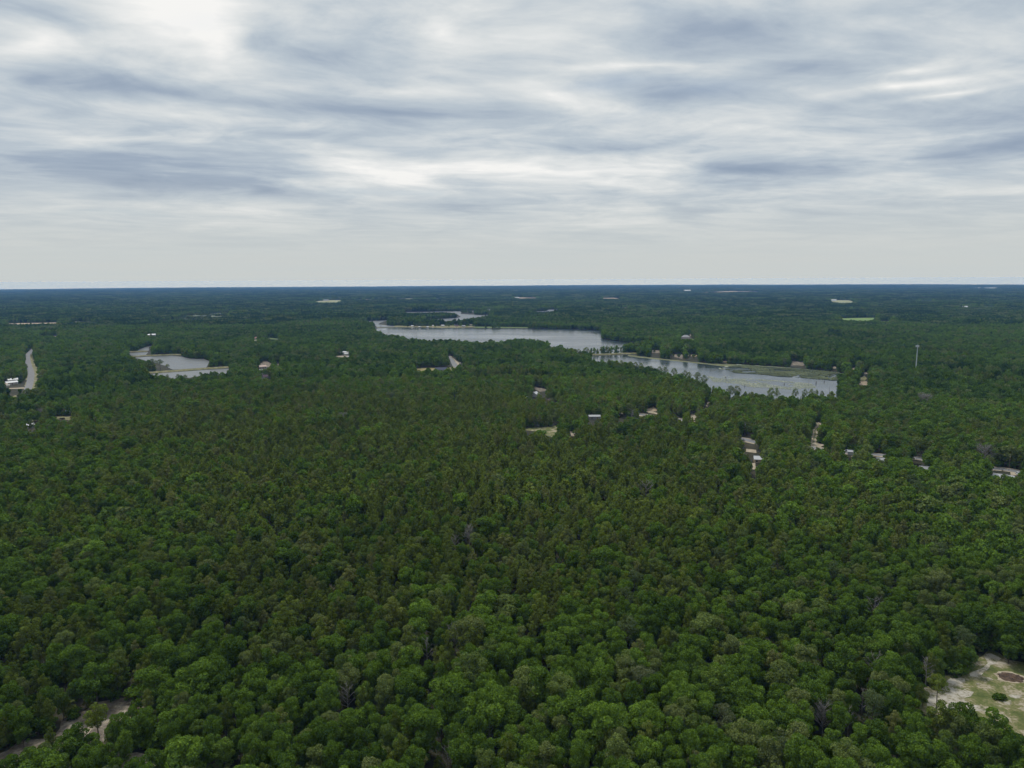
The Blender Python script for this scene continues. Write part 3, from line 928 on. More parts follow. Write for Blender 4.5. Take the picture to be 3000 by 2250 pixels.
def leaf_mesh(name, V, tone, mat, extra=None):
    """leaf quads (+ extra MB with material extra_mat) as one mesh with a per-face tone"""
    nf = len(V) // 4
    me = bpy.data.meshes.new(name)
    ev, ef = (extra[0].v, extra[0].f) if extra else ([], [])
    nv = len(V) + len(ev)
    me.vertices.add(nv)
    co = np.concatenate([V, np.array(ev, float).reshape(-1, 3)]) if ev else V
    me.vertices.foreach_set('co', co.astype(np.float32).ravel())
    loops = list(range(len(V)))
    starts = list(range(0, len(V), 4))
    idx = np.arange(len(V)).tolist()
    pos = len(V)
    for f in ef:
        starts.append(pos)
        idx += [i + len(V) for i in f]
        pos += len(f)
    me.loops.add(len(idx))
    me.loops.foreach_set('vertex_index', idx)
    me.polygons.add(len(starts))
    me.polygons.foreach_set('loop_start', starts)
    mi = np.zeros(len(starts), np.int32)
    if isinstance(mat, (list, tuple)):
        names, per = mat
        mi[:nf] = per
        for n_ in names:
            me.materials.append(MATS[n_])
    else:
        me.materials.append(MATS[mat])
    if extra:
        me.materials.append(MATS[extra[1]])
        mi[nf:] = len(me.materials) - 1
    me.polygons.foreach_set('material_index', mi)
    at = me.attributes.new('tone', 'FLOAT', 'FACE')
    tt = np.full(len(starts), 0.5, np.float32)
    tt[:nf] = tone
    at.data.foreach_set('value', tt)
    me.update(calc_edges=True)
    me.validate()
    return me


SPECIES = {'oak': (oak_lobes, 'oak_leaf', 11.0, 0.0), 'pine': (pine_lobes, 'pine_needle', 11.0, 0.55), 'tall': (tall_pine_lobes, 'pine_needle', 16.0, 0.55), 'grey': (oak_lobes, 'grey_leaf', 11.0, 0.0)}
NVAR = {'oak': 9, 'pine': 9, 'tall': 3, 'grey': 2}
CROWN, TRUNK = {}, {}
for sp, (fn, lm, hh, spk) in SPECIES.items():
    for v in range(NVAR[sp]):
        sd = 100 * (list(SPECIES).index(sp) + 1) + v
        lob = fn(sd, hh)
        n0 = {'oak': 4200, 'pine': 3600, 'tall': 2800, 'grey': 2200}[sp]
        V, t = lobes_to_leaves(lob, n0, 0.32 if sp != 'grey' else 0.28, sd, 0.4, spk)
        CROWN[sp, v] = leaf_mesh(sp + '_crown', V, t, lm)
        if sp == 'oak' or sp == 'grey':
            tm = trunk_mb(sd, hh, 0.20, 0.38, 5)
        elif sp == 'pine':
            tm = trunk_mb(sd, hh, 0.17, 0.45, 4, 0.15)
        else:
            tm = trunk_mb(sd, hh, 0.24, 0.62, 6, 0.3)
        TRUNK[sp, v] = (tm, tm.mesh(sp + '_trunk', 'bark'))


def dead_mesh(seed, h, spread, n1=9):
    g = random.Random(seed)
    m = MB()
    m.tube([(0, 0, -.3), (.1, .05, h * .35), (.0, .15, h * .7), (.15, .1, h)], [.22, .17, .10, .03], 5)
    for i in range(n1):
        t = 0.3 + 0.65 * i / n1
        a = i * 2.4 + g.uniform(-.5, .5)
        L = spread * (1.15 - 0.7 * t) * g.uniform(0.8, 1.2)
        p0 = Vector((0.05, 0.1, h * t))
        p1 = p0 + Vector((math.cos(a) * L * .5, math.sin(a) * L * .5, L * .3))
        p2 = p0 + Vector((math.cos(a) * L, math.sin(a) * L, L * .75))
        m.tube([p0, p1, p2], [.10, .075, .03], 4)
        for j in range(5):
            q = p1.lerp(p2, j / 4)
            b = a + g.uniform(-1.3, 1.3)
            l2 = L * g.uniform(.3, .55)
            q2 = q + Vector((math.cos(b) * l2, math.sin(b) * l2, l2 * g.uniform(.3, 1.0)))
            m.tube([q, q2], [.055, .022], 3)
            for k in range(2):
                c = b + g.uniform(-1.2, 1.2)
                l3 = l2 * .6
                q3 = q.lerp(q2, .6 + .2 * k)
                m.tube([q3, q3 + Vector((math.cos(c) * l3, math.sin(c) * l3, l3 * g.uniform(.2, 1)))], [.035, .015], 3)
    return m


# ------------------------------------------------------------------ where trees may stand
def in_poly(px, py, poly):
    x, y = poly[:, 0], poly[:, 1]
    ins = np.zeros(len(px), bool)
    j = len(x) - 1
    for i in range(len(x)):
        c = ((y[i] > py) != (y[j] > py)) & (px < (x[j] - x[i]) * (py - y[i]) / (y[j] - y[i] + 1e-12) + x[i])
        ins ^= c
        j = i
    return ins


def allowed(X, Y, H):
    """False where a trunk would stand in the open ground or block a kept view of it"""
    ok = np.ones(len(X), bool)
    r = np.hypot(X, Y)
    ux, uy = X / r, Y / r
    reach = H * r / np.maximum(CAM_H - H, 20) + 2.0
    for poly, sight, margin in NO_TREE:
        x0, y0 = poly.min(0) - margin - 2
        x1, y1 = poly.max(0) + margin + 2
        rr = np.hypot(poly[:, 0], poly[:, 1])
        ext = sight * 14 * rr.max() / 106 + 6
        cand = np.nonzero(ok & (X > x0 - ext) & (X < x1 + ext) & (Y > y0 - ext) & (Y < y1 + ext))[0]
        if not len(cand):
            continue
        steps = np.linspace(0, 1, 7) if sight > 0 else [0]
        bad = np.zeros(len(cand), bool)
        for s in steps:
            d = reach[cand] * sight * s
            hx, hy = X[cand] + ux[cand] * d, Y[cand] + uy[cand] * d
            bad |= in_poly(hx, hy, poly)
            if sight > 0.8:         # its crown, not only its stem, has to stay out of the view
                for lat in (-2.4, 2.4):
                    bad |= in_poly(hx + uy[cand] * lat, hy - ux[cand] * lat, poly)
        if margin > 0:
            for ax, ay in ((margin, 0), (-margin, 0), (0, margin), (0, -margin)):
                bad |= in_poly(X[cand] + ax, Y[cand] + ay, poly)
        ok[cand[bad]] = False
    return ok


def pine_share(X, Y):
    r = np.hypot(X, Y)
    az = np.degrees(np.arctan2(X, Y))
    belt = np.clip((r - 190) / 60, 0, 1) * np.clip((900 - r) / 250, 0, 1) * np.clip((az + 34) / 14, 0.35, 1) * np.clip((24 - az) / 12, 0.15, 1)
    n = vnoise(X, Y, 85, 3) * 0.6 + vnoise(X, Y, 30, 4) * 0.4
    return np.clip(0.16 + 0.62 * belt + (n - 0.5) * 0.9, 0.05, 0.88)

# ------------------------------------------------------------------ buildings, tower, poles, cars
def gable_house(loc, rz, w, d, h, rh, roof, wall, label, cat='house', name='house', hip=False, windows=True, over=0.4, storeys=1, group=None, porch=False, sight=None):
    o = empty(name, (loc[0], loc[1], loc[2] if len(loc) > 2 else float(terrain(loc[0], loc[1]))), rz)
    tag(o, label, cat, group)
    m = MB()
    m.box(-w / 2, w / 2, -d / 2, d / 2, -0.3, h)
    if not hip:                     # gable triangles
        for s in (-1, 1):
            x = s * w / 2
            m.add([(x, -d / 2, h), (x, d / 2, h), (x, 0, h + rh * 0.97)], [(0, 1, 2)])
    m.build('wall', wall, o)
    m = MB()
    W, D = w / 2 + over, d / 2 + over
    e = h - rh * over / (d / 2)
    t = 0.18
    if hip:
        k = max(0.2, W - D)
        top = [(-k, 0, h + rh), (k, 0, h + rh)]
        base = [(-W, -D, e), (W, -D, e), (W, D, e), (-W, D, e)]
        vs = base + top + [(p[0], p[1], p[2] - t) for p in base]
        m.add(vs, [(0, 1, 5, 4), (2, 3, 4, 5), (1, 2, 5), (3, 0, 4), (6, 7, 1, 0), (7, 8, 2, 1), (8, 9, 3, 2), (9, 6, 0, 3), (9, 8, 7, 6)])
    else:
        for s in (-1, 1):
            vs = [(-W, s * D, e), (W, s * D, e), (W, 0, h + rh), (-W, 0, h + rh)]
            vs += [(p[0], p[1], p[2] + t) for p in vs]
            fs = [(0, 1, 2, 3), (7, 6, 5, 4), (0, 4, 5, 1), (1, 5, 6, 2), (2, 6, 7, 3), (3, 7, 4, 0)]
            m.add(vs, fs)
    rf = m.build('roof', roof, o)
    m = MB()
    m.box(-w / 2 - over, w / 2 + over, -0.14, 0.14, h + rh + t * .3, h + rh + t + 0.07) if not hip else m.box(-max(.2, W - D), max(.2, W - D), -.14, .14, h + rh - .05, h + rh + .08)
    m.build('ridge_cap', roof, rf)
    if windows:
        for st in range(storeys):
            zz = 0.9 + st * h / storeys
            n = max(2, int(w / 3.2))
            for s in (-1, 1):
                for i in range(n):
                    x = -w / 2 + w * (i + 0.5) / n
                    if st == 0 and s < 0 and i == n // 2:
                        m = MB(); m.box(x - .5, x + .5, s * d / 2 - .05, s * d / 2 + .05, 0.0, 2.05)
                        m.build('door', 'brick', o)
                        continue
                    m = MB(); m.box(x - .65, x + .65, s * d / 2 - .06, s * d / 2 + .06, zz, zz + 1.15)
                    f = m.build('window', 'offwhite', o)
                    m = MB(); m.box(x - .55, x + .55, s * d / 2 - .08, s * d / 2 + .08, zz + .1, zz + 1.05)
                    m.build('pane', 'glass', f)
    if porch:
        m = MB(); m.box(-w / 2, w / 2, -d / 2 - 3, -d / 2 - 0.02, h * .48, h * .52)
        p = m.build('porch', 'offwhite', o)
        for i in range(5):
            x = -w / 2 + 0.2 + (w - 0.4) * i / 4
            m = MB(); m.box(x - .12, x + .12, -d / 2 - 2.9, -d / 2 - 2.66, 0, h * .98)
            m.build('post', 'offwhite', p)
        m = MB(); m.box(-w / 2, w / 2, -d / 2 - 3, -d / 2 - 2.95, h * .55, h * .66)
        m.build('railing', 'offwhite', p)
    c = max(w, d) / 2 + 0.8
    a = np.linspace(0, 2 * np.pi, 10, endpoint=False)
    keep_clear(np.stack([loc[0] + c * np.cos(a), loc[1] + c * np.sin(a)], 1), sight if sight is not None else (0.9 if c < 12 else 0.7), 1.0)
    return o


def H(px, py, w, d, h, rh, roof, wall, label, rz=None, **kw):
    x, y = ground_at(px, py, h + rh * 0.5)
    if rz is None:
        rz = random.uniform(-0.5, 0.5)
    gable_house((x, y), rz - math.atan2(x, y), w, d, h, rh, roof, wall, label, **kw)


P = lambda f, x, y: f([(x, y)])[0]
H(*P(za, 270, 255), 7, 6, 2.8, 1.6, 'white', 'offwhite', 'white roofed house, farthest of the cluster left of the winding road', 0.7)
H(*P(za, 265, 445), 11, 6, 2.8, 1.6, 'white', 'offwhite', 'long house with bright white metal roof left of the winding road', 0.35)
H(*P(za, 240, 503), 12, 5, 2.6, 1.4, 'white', 'offwhite', 'long white roof just below the brightest roof left of the winding road', 0.35)
H(*P(za, 105, 552), 5, 5, 2.4, 1.2, 'tan', 'cream', 'low tan shed below the white roofs at the left edge', 0.1, name='shed', cat='shed', windows=False)
H(*P(za, 165, 572), 3.5, 3, 2.0, 0.8, 'offwhite', 'cream', 'tiny pale shed beside the low tan shed', 0.2, name='shed', cat='shed', windows=False)
H(*P(za, 1445, 410), 6, 5, 2.6, 1.4, 'cream', 'offwhite', 'cream cottage alone in the woods right of the winding road', 0.3)
H(*P(za, 962, 468), 4, 2.5, 2.0, 0.5, 'white', 'offwhite', 'tiny white trailer just right of the winding road verge', 0.0, name='trailer', cat='trailer', windows=False)
H(*P(za, 645, 1418), 5.0, 4.2, 2.6, 1.2, 'white', 'offwhite', 'bright white roofed shed nearest at the left edge', 0.15, name='shed', cat='shed', windows=False)
H(*P(za, 1440, 1140), 3.6, 3, 2.4, 1.2, 'pale_blue', 'white', 'pale green-white shed at the grassy yards, left side', 0.5, name='shed', cat='shed', windows=False)
H(*P(za, 825, 1195), 2.6, 2.2, 2.0, 0.8, 'white', 'offwhite', 'small white shed under the grey crowned tree at left', 0.2, name='shed', cat='shed', windows=False)
H(*P(za, 125, 1225), 4.4, 4, 2.6, 1.2, 'pale_blue', 'offwhite', 'bluish roofed cottage in the trees at the left edge', 0.4)
H(*P(za, 5, 1195), 3.6, 4, 2.6, 1.2, 'pale_blue', 'offwhite', 'bluish roofed cottage cut by the left edge', -0.2)
H(*P(za, 1790, 1025), 3.0, 2.4, 2.2, 0.8, 'white', 'offwhite', 'small white shed right of the dark shed at left', 0.1, name='shed', cat='shed', windows=False)
H(*P(za, 1480, 978), 4.0, 3.4, 2.4, 1.0, 'dark', 'dark', 'small dark shed in the woods below the winding road', 0.0, name='shed', cat='shed', windows=False)
H(*P(zk, 1750, 66), 5, 4, 2.6, 1.2, 'cream', 'offwhite', 'pale roofed cottage in the woods below the nearest pond', 0.2)
H(*P(zi, 285, 492), 14, 9, 3.0, 2.4, 'rust', 'offwhite', 'rust roofed house with pale lawn left of the lake', 0.0)
H(*P(zi, 962, 527), 8, 6, 2.8, 1.6, 'light_grey', 'offwhite', 'grey roofed house near the wood edge left of the lake', 0.2)
H(*P(zi, 1460, 480), 8, 6, 2.8, 1.6, 'light_grey', 'offwhite', 'pale roofed house nearest the left end of the lake', 0.1)
H(*P(zi, 972, 676), 6.5, 5, 2.8, 1.4, 'white', 'offwhite', 'lone white roofed cottage in the woods at left centre', -0.3)
H(*P(zi, 1700, 720), 15, 5, 2.8, 1.0, 'white', 'offwhite', 'long low white shed in the white roofed farmyard', 0.0, name='shed', cat='shed', windows=False)
H(*P(zi, 1738, 742), 6, 6, 3.2, 1.2, 'white', 'white', 'boxy white building at the right end of the long shed', 0.1, name='barn', cat='barn', windows=False)
H(*P(zi, 1455, 798), 6, 4, 2.6, 1.2, 'white', 'white', 'white cottage left of the white roofed farmyard', 0.1)
H(*P(zi, 1465, 750), 4, 3, 2.4, 1.0, 'tan', 'cream', 'small tan shed behind the white cottage', 0.0, name='shed', cat='shed', windows=False)
H(*P(zi, 1785, 797), 5, 2.5, 2.2, 0.4, 'white', 'offwhite', 'white camper trailer at the right end of the sandy yard', 0.1, name='trailer', cat='trailer', windows=False)
H(*P(zi, 2137, 660), 9, 6, 2.8, 1.8, 'tan', 'cream', 'tan roofed house in the woods below the main lake', -0.2)
H(*P(zi, 375, 950), 10, 7, 2.8, 1.8, 'pink', 'offwhite', 'house with faded pink roof beside the paved yard', 0.35)
H(*P(zi, 355, 1012), 4, 3, 2.2, 0.9, 'white', 'offwhite', 'small white shed below the pink roofed house', 0.3, name='shed', cat='shed', windows=False)
H(*P(zi, 435, 1108), 9, 6, 2.8, 2.2, 'maroon', 'white', 'house with dark maroon roof and white gable', 0.5)
H(*P(zb, 1735, 352), 15, 9, 2.8, 2.8, 'navy', 'light_grey', 'large house with navy blue roof and grey walls in the straw yard', 0.0)
H(*P(zb, 1440, 392), 6, 4, 2.4, 1.0, 'light_grey', 'offwhite', 'small grey shed at the left end of the straw yard', 0.1, name='shed', cat='shed', windows=False)
H(*P(zb, 1980, 278), 2.2, 1.6, 1.8, 0.3, 'offwhite', 'offwhite', 'small pale utility hut beside the short grey road', 0.0, name='shed', cat='shed', windows=False, over=0.1)
H(*P(zb, 1945, 628), 6, 4, 2.6, 1.0, 'light_grey', 'offwhite', 'pale roof half hidden in oaks below the straw yard', 0.1)
H(*P(zc, 745, 560), 6.5, 6, 3.0, 1.8, 'white', 'white', 'white house with white gabled roof at the centre', 1.05)
H(*P(zc, 430, 690), 6.5, 4, 2.6, 1.4, 'pale_blue', 'offwhite', 'pale blue metal roof left of the white gabled house', -0.5)
H(*P(zc, 465, 365), 2.2, 1.8, 2.0, 0.6, 'offwhite', 'cream', 'small cream shed, nearer of two behind the blue metal roof', 0.1, name='shed', cat='shed', windows=False)
H(*P(zc, 475, 298), 2.6, 1.8, 2.0, 0.6, 'light_grey', 'cream', 'small grey shed, farther of two behind the blue metal roof', 0.1, name='shed', cat='shed', windows=False)
H(*P(zc, 1250, 782), 6, 4, 2.6, 1.4, 'maroon', 'brick', 'dark purple roof half hidden right of the white gabled house', 0.2)
H(*P(zc, 970, 797), 1.8, 1.4, 1.6, 0.5, 'white', 'white', 'tiny white shed below the white gabled house', 0.2, name='shed', cat='shed', windows=False, over=0.15)
H(*P(zd, 340, 372), 9.5, 5, 2.8, 0.9, 'light_grey', 'grey', 'grey roofed mobile home among oaks left of the road', 0.12)
H(*P(Z0 := (lambda q: Z(1400, 1100, 2.765, q)), 105, 275), 3, 2.4, 2.2, 0.8, 'white', 'offwhite', 'small white shed among the oaks left of centre', 0.4, name='shed', cat='shed', windows=False)
H(*P(ze, 345, 368), 6.0, 5, 2.8, 1.5, 'white', 'tan', 'cabin with bright white metal roof below the middle right road', 0.1)
H(*P(ze, 1655, 385), 4.5, 5, 3.0, 1.4, 'light_grey', 'white', 'white walled house just below the right hand road', 0.4, sight=0.5)
H(*P(ze, 1345, 298), 4.6, 3.4, 2.2, 0.8, 'light_grey', 'white', 'small white garage by the parked cars on the right hand road', 0.0, name='garage', cat='garage', windows=False, sight=0.5)
H(*P(ze, 2150, 480), 7, 5, 2.6, 1.4, 'grey', 'tan', 'dull tan house with grey roof under an oak at right', 0.1, sight=0.35)
H(*P(zf, 1030, 1555), 10, 6, 2.6, 1.3, 'light_grey', 'tan', 'wide grey roofed house at the right edge by the road', -0.1, sight=0.45)
H(*P(zf, 525, 1440), 2.4, 2, 2.2, 0.6, 'white', 'white', 'tiny white shed left of the wide grey roof', 0.3, name='shed', cat='shed', windows=False, over=0.15)
H(*P(zf, 437, 380), 6, 5, 2.6, 1.4, 'pink', 'cream', 'pinkish roofed cottage in the woods right of the tower', 0.2)
H(*P(zf, 600, 411), 8, 4, 2.6, 0.9, 'offwhite', 'offwhite', 'long pale roof in the woods right of the tower', 0.0)
H(*P(zh, 805, 325), 17, 11, 5.6, 4.0, 'grey', 'brick', 'large two storey house with grey hip roof and porch above a lawn', 0.05, hip=True, storeys=2, porch=True)
H(*P(zh, 762, 215), 6, 5, 2.8, 1.4, 'white', 'offwhite', 'white outbuilding behind the large hip roofed house', 0.1, name='shed', cat='shed', windows=False)
H(*P(zg, 957, 178), 14, 10, 4, 3, 'white', 'offwhite', 'white house on the far bank of the winding lake', 0.1, windows=False)
H(*P(zg, 1318, 215), 14, 8, 3.5, 2, 'white', 'white', 'white house right of the others on the far lake bank', 0.0, windows=False)
H(*P(zg, 1525, 182), 22, 12, 4, 3.5, 'rust', 'offwhite', 'rusty red roofed house beyond the far lake', 0.0, windows=False)
H(*P(zg, 1500, 210), 26, 7, 3, 1.5, 'white', 'offwhite', 'long white boathouse below the rusty red roof', 0.0, windows=False, name='boathouse', cat='boathouse')
H(*P(zg, 1630, 210), 14, 7, 3, 1.5, 'white', 'offwhite', 'shorter white boathouse right of the long one', 0.0, windows=False, name='boathouse', cat='boathouse')
H(*P(zg, 1700, 168), 14, 8, 3, 2, 'pale_blue', 'offwhite', 'bluish roofed house right of the rusty red roof', 0.0, windows=False)
H(*P(zg, 1450, 266), 13, 7, 3, 2, 'white', 'offwhite', 'white house at the right shore of the winding lake', 0.2, windows=False)
H(*P(zg, 1495, 254), 11, 7, 3, 2, 'light_grey', 'offwhite', 'grey roofed house right of the white lake shore house', 0.2, windows=False)
H(*P(zg, 545, 335), 9, 7, 3, 2, 'tan', 'pink', 'tan house on the wooded point of the winding lake', 0.0, windows=False)
for i, (x, y, w, rf, lab) in enumerate([(265, 466, 9, 'white', 'first white cottage from the left on the cleared lake shore'), (385, 480, 7, 'offwhite', 'second cottage from the left on the cleared lake shore'),
        (510, 480, 7, 'white', 'third cottage from the left on the cleared lake shore'), (600, 460, 4, 'white', 'narrow white cottage standing back on the cleared lake shore'),
        (755, 458, 13, 'white', 'wide white house at the middle of the cleared lake shore'), (975, 432, 12, 'white', 'white roofed house under trees on the cleared lake shore'),
        (985, 460, 14, 'maroon', 'red brown roofed house on the cleared lake shore'), (1095, 464, 14, 'light_grey', 'grey roofed house near the right end of the cleared shore'),
        (1215, 446, 10, 'tan', 'tan house at the right end of the cleared shore'), (1842, 455, 8, 'rust', 'rusty red boathouse alone on the wooded shore')]):
    H(*P(zg, x, y), w * 0.62, 5, 2.4, 1.6, rf, ['tan', 'grey', 'light_grey'][i % 3] if rf != 'rust' else 'rust', lab, random.uniform(-.5, .5), windows=False)
H(*P(z4, 560, 231), 34, 16, 6, 4, 'white', 'white', 'white barn beside the field at far right', 0.0, windows=False, name='barn', cat='barn')
H(*P(z4, 905, 267), 20, 12, 4, 3, 'white', 'white', 'small white house right of the barn field', 0.0, windows=False)
H(*P(z4, 1692, 288), 30, 14, 5, 3, 'white', 'white', 'white farm building, left of the pair at far right', 0.0, windows=False, name='barn', cat='barn')
H(*P(z4, 1725, 284), 24, 14, 5, 3, 'white', 'white', 'white farm building, right of the pair at far right', 0.0, windows=False, name='barn', cat='barn')
H(*P(z1, 1310, 529), 24, 9, 3.5, 1.6, 'white', 'offwhite', 'long white farm building in the woods behind the ponds', 0.0, windows=False, name='barn', cat='barn')
H(*P(z2, 605, 232), 30, 12, 5, 3, 'light_grey', 'offwhite', 'grey barn at the far edge of the nearest far field', 0.0, windows=False, name='barn', cat='barn')
H(*P(z3, 35, 210), 40, 14, 6, 3, 'white', 'white', 'white building at the left end of the tan field', 0.0, windows=False, name='barn', cat='barn')
H(*P(z3, 1515, 148), 60, 30, 14, 6, 'white', 'white', 'bright white building just under the horizon at right', 0.0, windows=False, name='barn', cat='barn')
for i, (x, y, w) in enumerate([(1810, 128, 60), (1920, 128, 110), (1945, 129, 70)]):
    H(*P(z4, x, y), w, 30, 10, 5, 'white', 'white', ['left', 'middle', 'right'][i] + ' white building of three just under the horizon at far right', 0.0, windows=False, name='barn', cat='barn')


def car(px, py, rz, paint, label):
    x, y = ground_at(px, py, 0.7)
    o = empty('parked_car', (x, y, 0.08), rz)
    tag(o, label, 'car', 'cars parked by the right hand road')
    m = MB()
    prof = [(-2.2, .35), (-2.2, .85), (-1.1, .95), (2.1, .9), (2.2, .35)]
    m.add([(a, -0.85, b) for a, b in prof] + [(a, 0.85, b) for a, b in prof],
          [(0, 1, 2, 3, 4), (9, 8, 7, 6, 5)] + [(i, (i + 1) % 5, 5 + (i + 1) % 5, 5 + i)[::-1] for i in range(5)])
    m.build('body', paint, o)
    m = MB()
    cb = [(-1.2, .93), (-0.5, 1.42), (1.2, 1.42), (1.9, .9)]
    m.add([(a, -0.75 if b < 1 else -.62, b) for a, b in cb] + [(a, 0.75 if b < 1 else .62, b) for a, b in cb],
          [(0, 1, 2, 3), (7, 6, 5, 4)] + [(i, (i + 1) % 4, 4 + (i + 1) % 4, 4 + i)[::-1] for i in range(4)])
    m.build('windscreen', 'glass', o)
    m = MB(); m.box(-.55, 1.25, -.62, .62, 1.41, 1.47); m.build('roof', paint, o)
    for sx in (-1.35, 1.35):
        for sy in (-.8, .8):
            m = MB(); m.tube([(sx, sy - .1, .32), (sx, sy + .1, .32)], [.32, .32], 12)
            w = m.build('wheel', 'tyre', o)
            m = MB(); m.tube([(sx, sy - .11, .32), (sx, sy + .11, .32)], [.17, .17], 8)
            m.build('rim', 'silver', w)
    for sy in (-.6, .6):
        m = MB(); m.box(-2.23, -2.17, sy - .18, sy + .18, .62, .78); m.build('headlight', 'offwhite', o)
    a = np.linspace(0, 2 * np.pi, 8, endpoint=False)
    keep_clear(np.stack([x + 3 * np.cos(a), y + 3 * np.sin(a)], 1), 0.8, 0.5)


car(*P(ze, 1287, 297), 0.2, 'silver', 'silver car, left of the small white garage on the right hand road')
car(*P(zd, 430, 415), 0.4, 'white', 'white car parked at the grey roofed mobile home')
car(*P(zf, 1195, 1530), 1.2, 'white', 'white car in the sandy yard at the right edge')


def tower():
    x, y = ground_at(*P(z4, 1277, 835), 9)
    o = empty('cell_tower', (x, y, 0), 0.3)
    tag(o, 'tall pale grey monopole mast with antennas rising from the woods at right', 'tower')
    hh = 39.5
    m = MB()
    zs = [0, 10, 20, 30, hh]
    m.tube([(0, 0, q) for q in zs], [.75, .66, .56, .46, .36], 12)
    m.build('mast', 'galvanised', o)
    m = MB(); m.box(-1.0, 1.0, -1.0, 1.0, 0, .4); m.build('base', 'light_grey', o)
    m = MB()
    for k in range(3):
        a = 2 * math.pi * k / 3
        b = 2 * math.pi * (k + 1) / 3
        p, q = (2.1 * math.cos(a), 2.1 * math.sin(a), 37.4), (2.1 * math.cos(b), 2.1 * math.sin(b), 37.4)
        m.tube([p, q], [.09, .09], 6)
        m.tube([(0, 0, 37.4), p], [.1, .1], 6)
        m.tube([(p[0], p[1], 38.4), (q[0], q[1], 38.4)], [.05, .05], 5)
    pf = m.build('antenna_platform', 'galvanised', o)
    for k in range(3):
        a = 2 * math.pi * k / 3
        b = 2 * math.pi * (k + 1) / 3
        for j in range(4):
            t = 0.12 + 0.76 * j / 3
            px_, py_ = 2.1 * (math.cos(a) * (1 - t) + math.cos(b) * t), 2.1 * (math.sin(a) * (1 - t) + math.sin(b) * t)
            m = MB(); m.box(px_ * 1.12 - .17, px_ * 1.12 + .17, py_ * 1.12 - .12, py_ * 1.12 + .12, 36.6, 38.9)
            m.build('antenna_panel', 'white', pf)
    m = MB(); m.tube([(0, 0, hh), (0, 0, hh + 2.2)], [.05, .03], 5); m.build('lightning_rod', 'galvanised', o)
    m = MB(); m.tube([(.75, 0, 30), (.75, 0, 36.5)], [.12, .12], 6); m.build('cable_run', 'dark', o)


tower()


def utility_pole(x, y, rz, label, h=10.5):
    o = empty('utility_pole', (x, y, 0), rz)
    tag(o, label, 'utility pole', 'utility poles along the right hand road')
    m = MB(); m.tube([(0, 0, -.3), (0, 0, h)], [.16, .10], 8); m.build('post', 'pole_wood', o)
    m = MB(); m.box(-1.2, 1.2, -.06, .06, h - .8, h - .65); c = m.build('crossarm', 'pole_wood', o)
    for s in (-1.1, -.4, .4, 1.1):
        m = MB(); m.tube([(s, 0, h - .65), (s, 0, h - .42)], [.05, .04], 6); m.build('insulator', 'light_grey', c)
    m = MB(); m.tube([(.3, 0, h - 2.4), (.3, 0, h - 1.5)], [.22, .22], 10); m.build('transformer', 'light_grey', o)


px_poles = [(1812, 1216), (2046, 1236), (2181, 1280), (2330, 1303), (2500, 1322), (2660, 1344), (2812, 1366), (2955, 1385)]
names = ['left end of the hidden road', 'sand driveway right of the reddish soil', 'forecourt bend of the middle right road', 'oaks left of the sandy junction', 'small white garage', 'white walled house on the right', 'wide grey roof, on its left', 'right edge, behind the wide grey roof']
pole_xy = []
for (a, b), nm in zip(px_poles, names):
    x, y = ground_at(a, b, 0)
    s = 1.0 + 6.5 / math.hypot(x, y)
    pole_xy.append((x * s, y * s))
for i, (x, y) in enumerate(pole_xy):
    q0, q1 = pole_xy[max(i - 1, 0)], pole_xy[min(i + 1, len(pole_xy) - 1)]
    utility_pole(x, y, math.atan2(q1[1] - q0[1], q1[0] - q0[0]) + math.pi / 2, 'wooden utility pole nearest to the ' + names[i])
for s in (-1.1, 1.1):
    m = MB()
    for (p, q) in zip(pole_xy[:-1], pole_xy[1:]):
        d = Vector((q[0] - p[0], q[1] - p[1])).normalized()
        n = Vector((-d.y, d.x)) * s
        pts = []
        for j in range(9):
            t = j / 8
            pts.append((p[0] + (q[0] - p[0]) * t + n.x, p[1] + (q[1] - p[1]) * t + n.y, 10.08 - 1.2 * 4 * t * (1 - t)))
        m.tube(pts, [.02] * 9, 3)
    tag(m.build('power_line', 'dark'), '%s overhead wire along the right hand road' % ('nearer' if s < 0 else 'farther'), 'wire')
x, y = ground_at(283, 1166, 0)
o = empty('utility_pole', (x, y, 0)); tag(o, 'tall thin pole standing above the trees at left', 'utility pole')
m = MB(); m.tube([(0, 0, -.3), (0, 0, 15)], [.16, .09], 8); m.build('post', 'light_grey', o)
m = MB(); m.box(-.5, .5, -.05, .05, 14.2, 14.35); m.build('crossarm', 'light_grey', o)

# ------------------------------------------------------------------ single trees that stand out
TREE_XY = []           # places already taken by single trees


def place_tree(sp, v, x, y, h, rz, label, group, name, sx=1.0):
    o = empty(name, (x, y, float(terrain(x, y))), rz)
    s = h / SPECIES[sp][2]
    o.scale = (s * sx, s * sx, s)
    tag(o, label, 'tree', group)
    link(bpy.data.objects.new('crown', CROWN[sp, v]), o)
    link(bpy.data.objects.new('trunk', TRUNK[sp, v][1]), o)
    TREE_XY.append((x, y, 2.2))
    return o


def on_line(x, line):
    return float(np.interp(x, [q[0] for q in line], [q[1] for q in line]))


LINE3 = [(760, 760), (820, 772), (1000, 792), (1240, 832), (1440, 872), (1560, 902), (1700, 972)]
LINEJ = [(420, 240), (560, 265), (700, 300), (780, 345), (950, 435), (1100, 408), (1250, 430), (1400, 455), (1700, 420), (1925, 420)]


def at_top(px, pyb, pyt):           # base pixel row and top pixel row -> place and height
    x, y = ground_at(px, pyb)
    r = math.hypot(x, y)
    d = direction(px, pyt)
    return x, y, CAM_H + d.z / math.hypot(d.x, d.y) * r


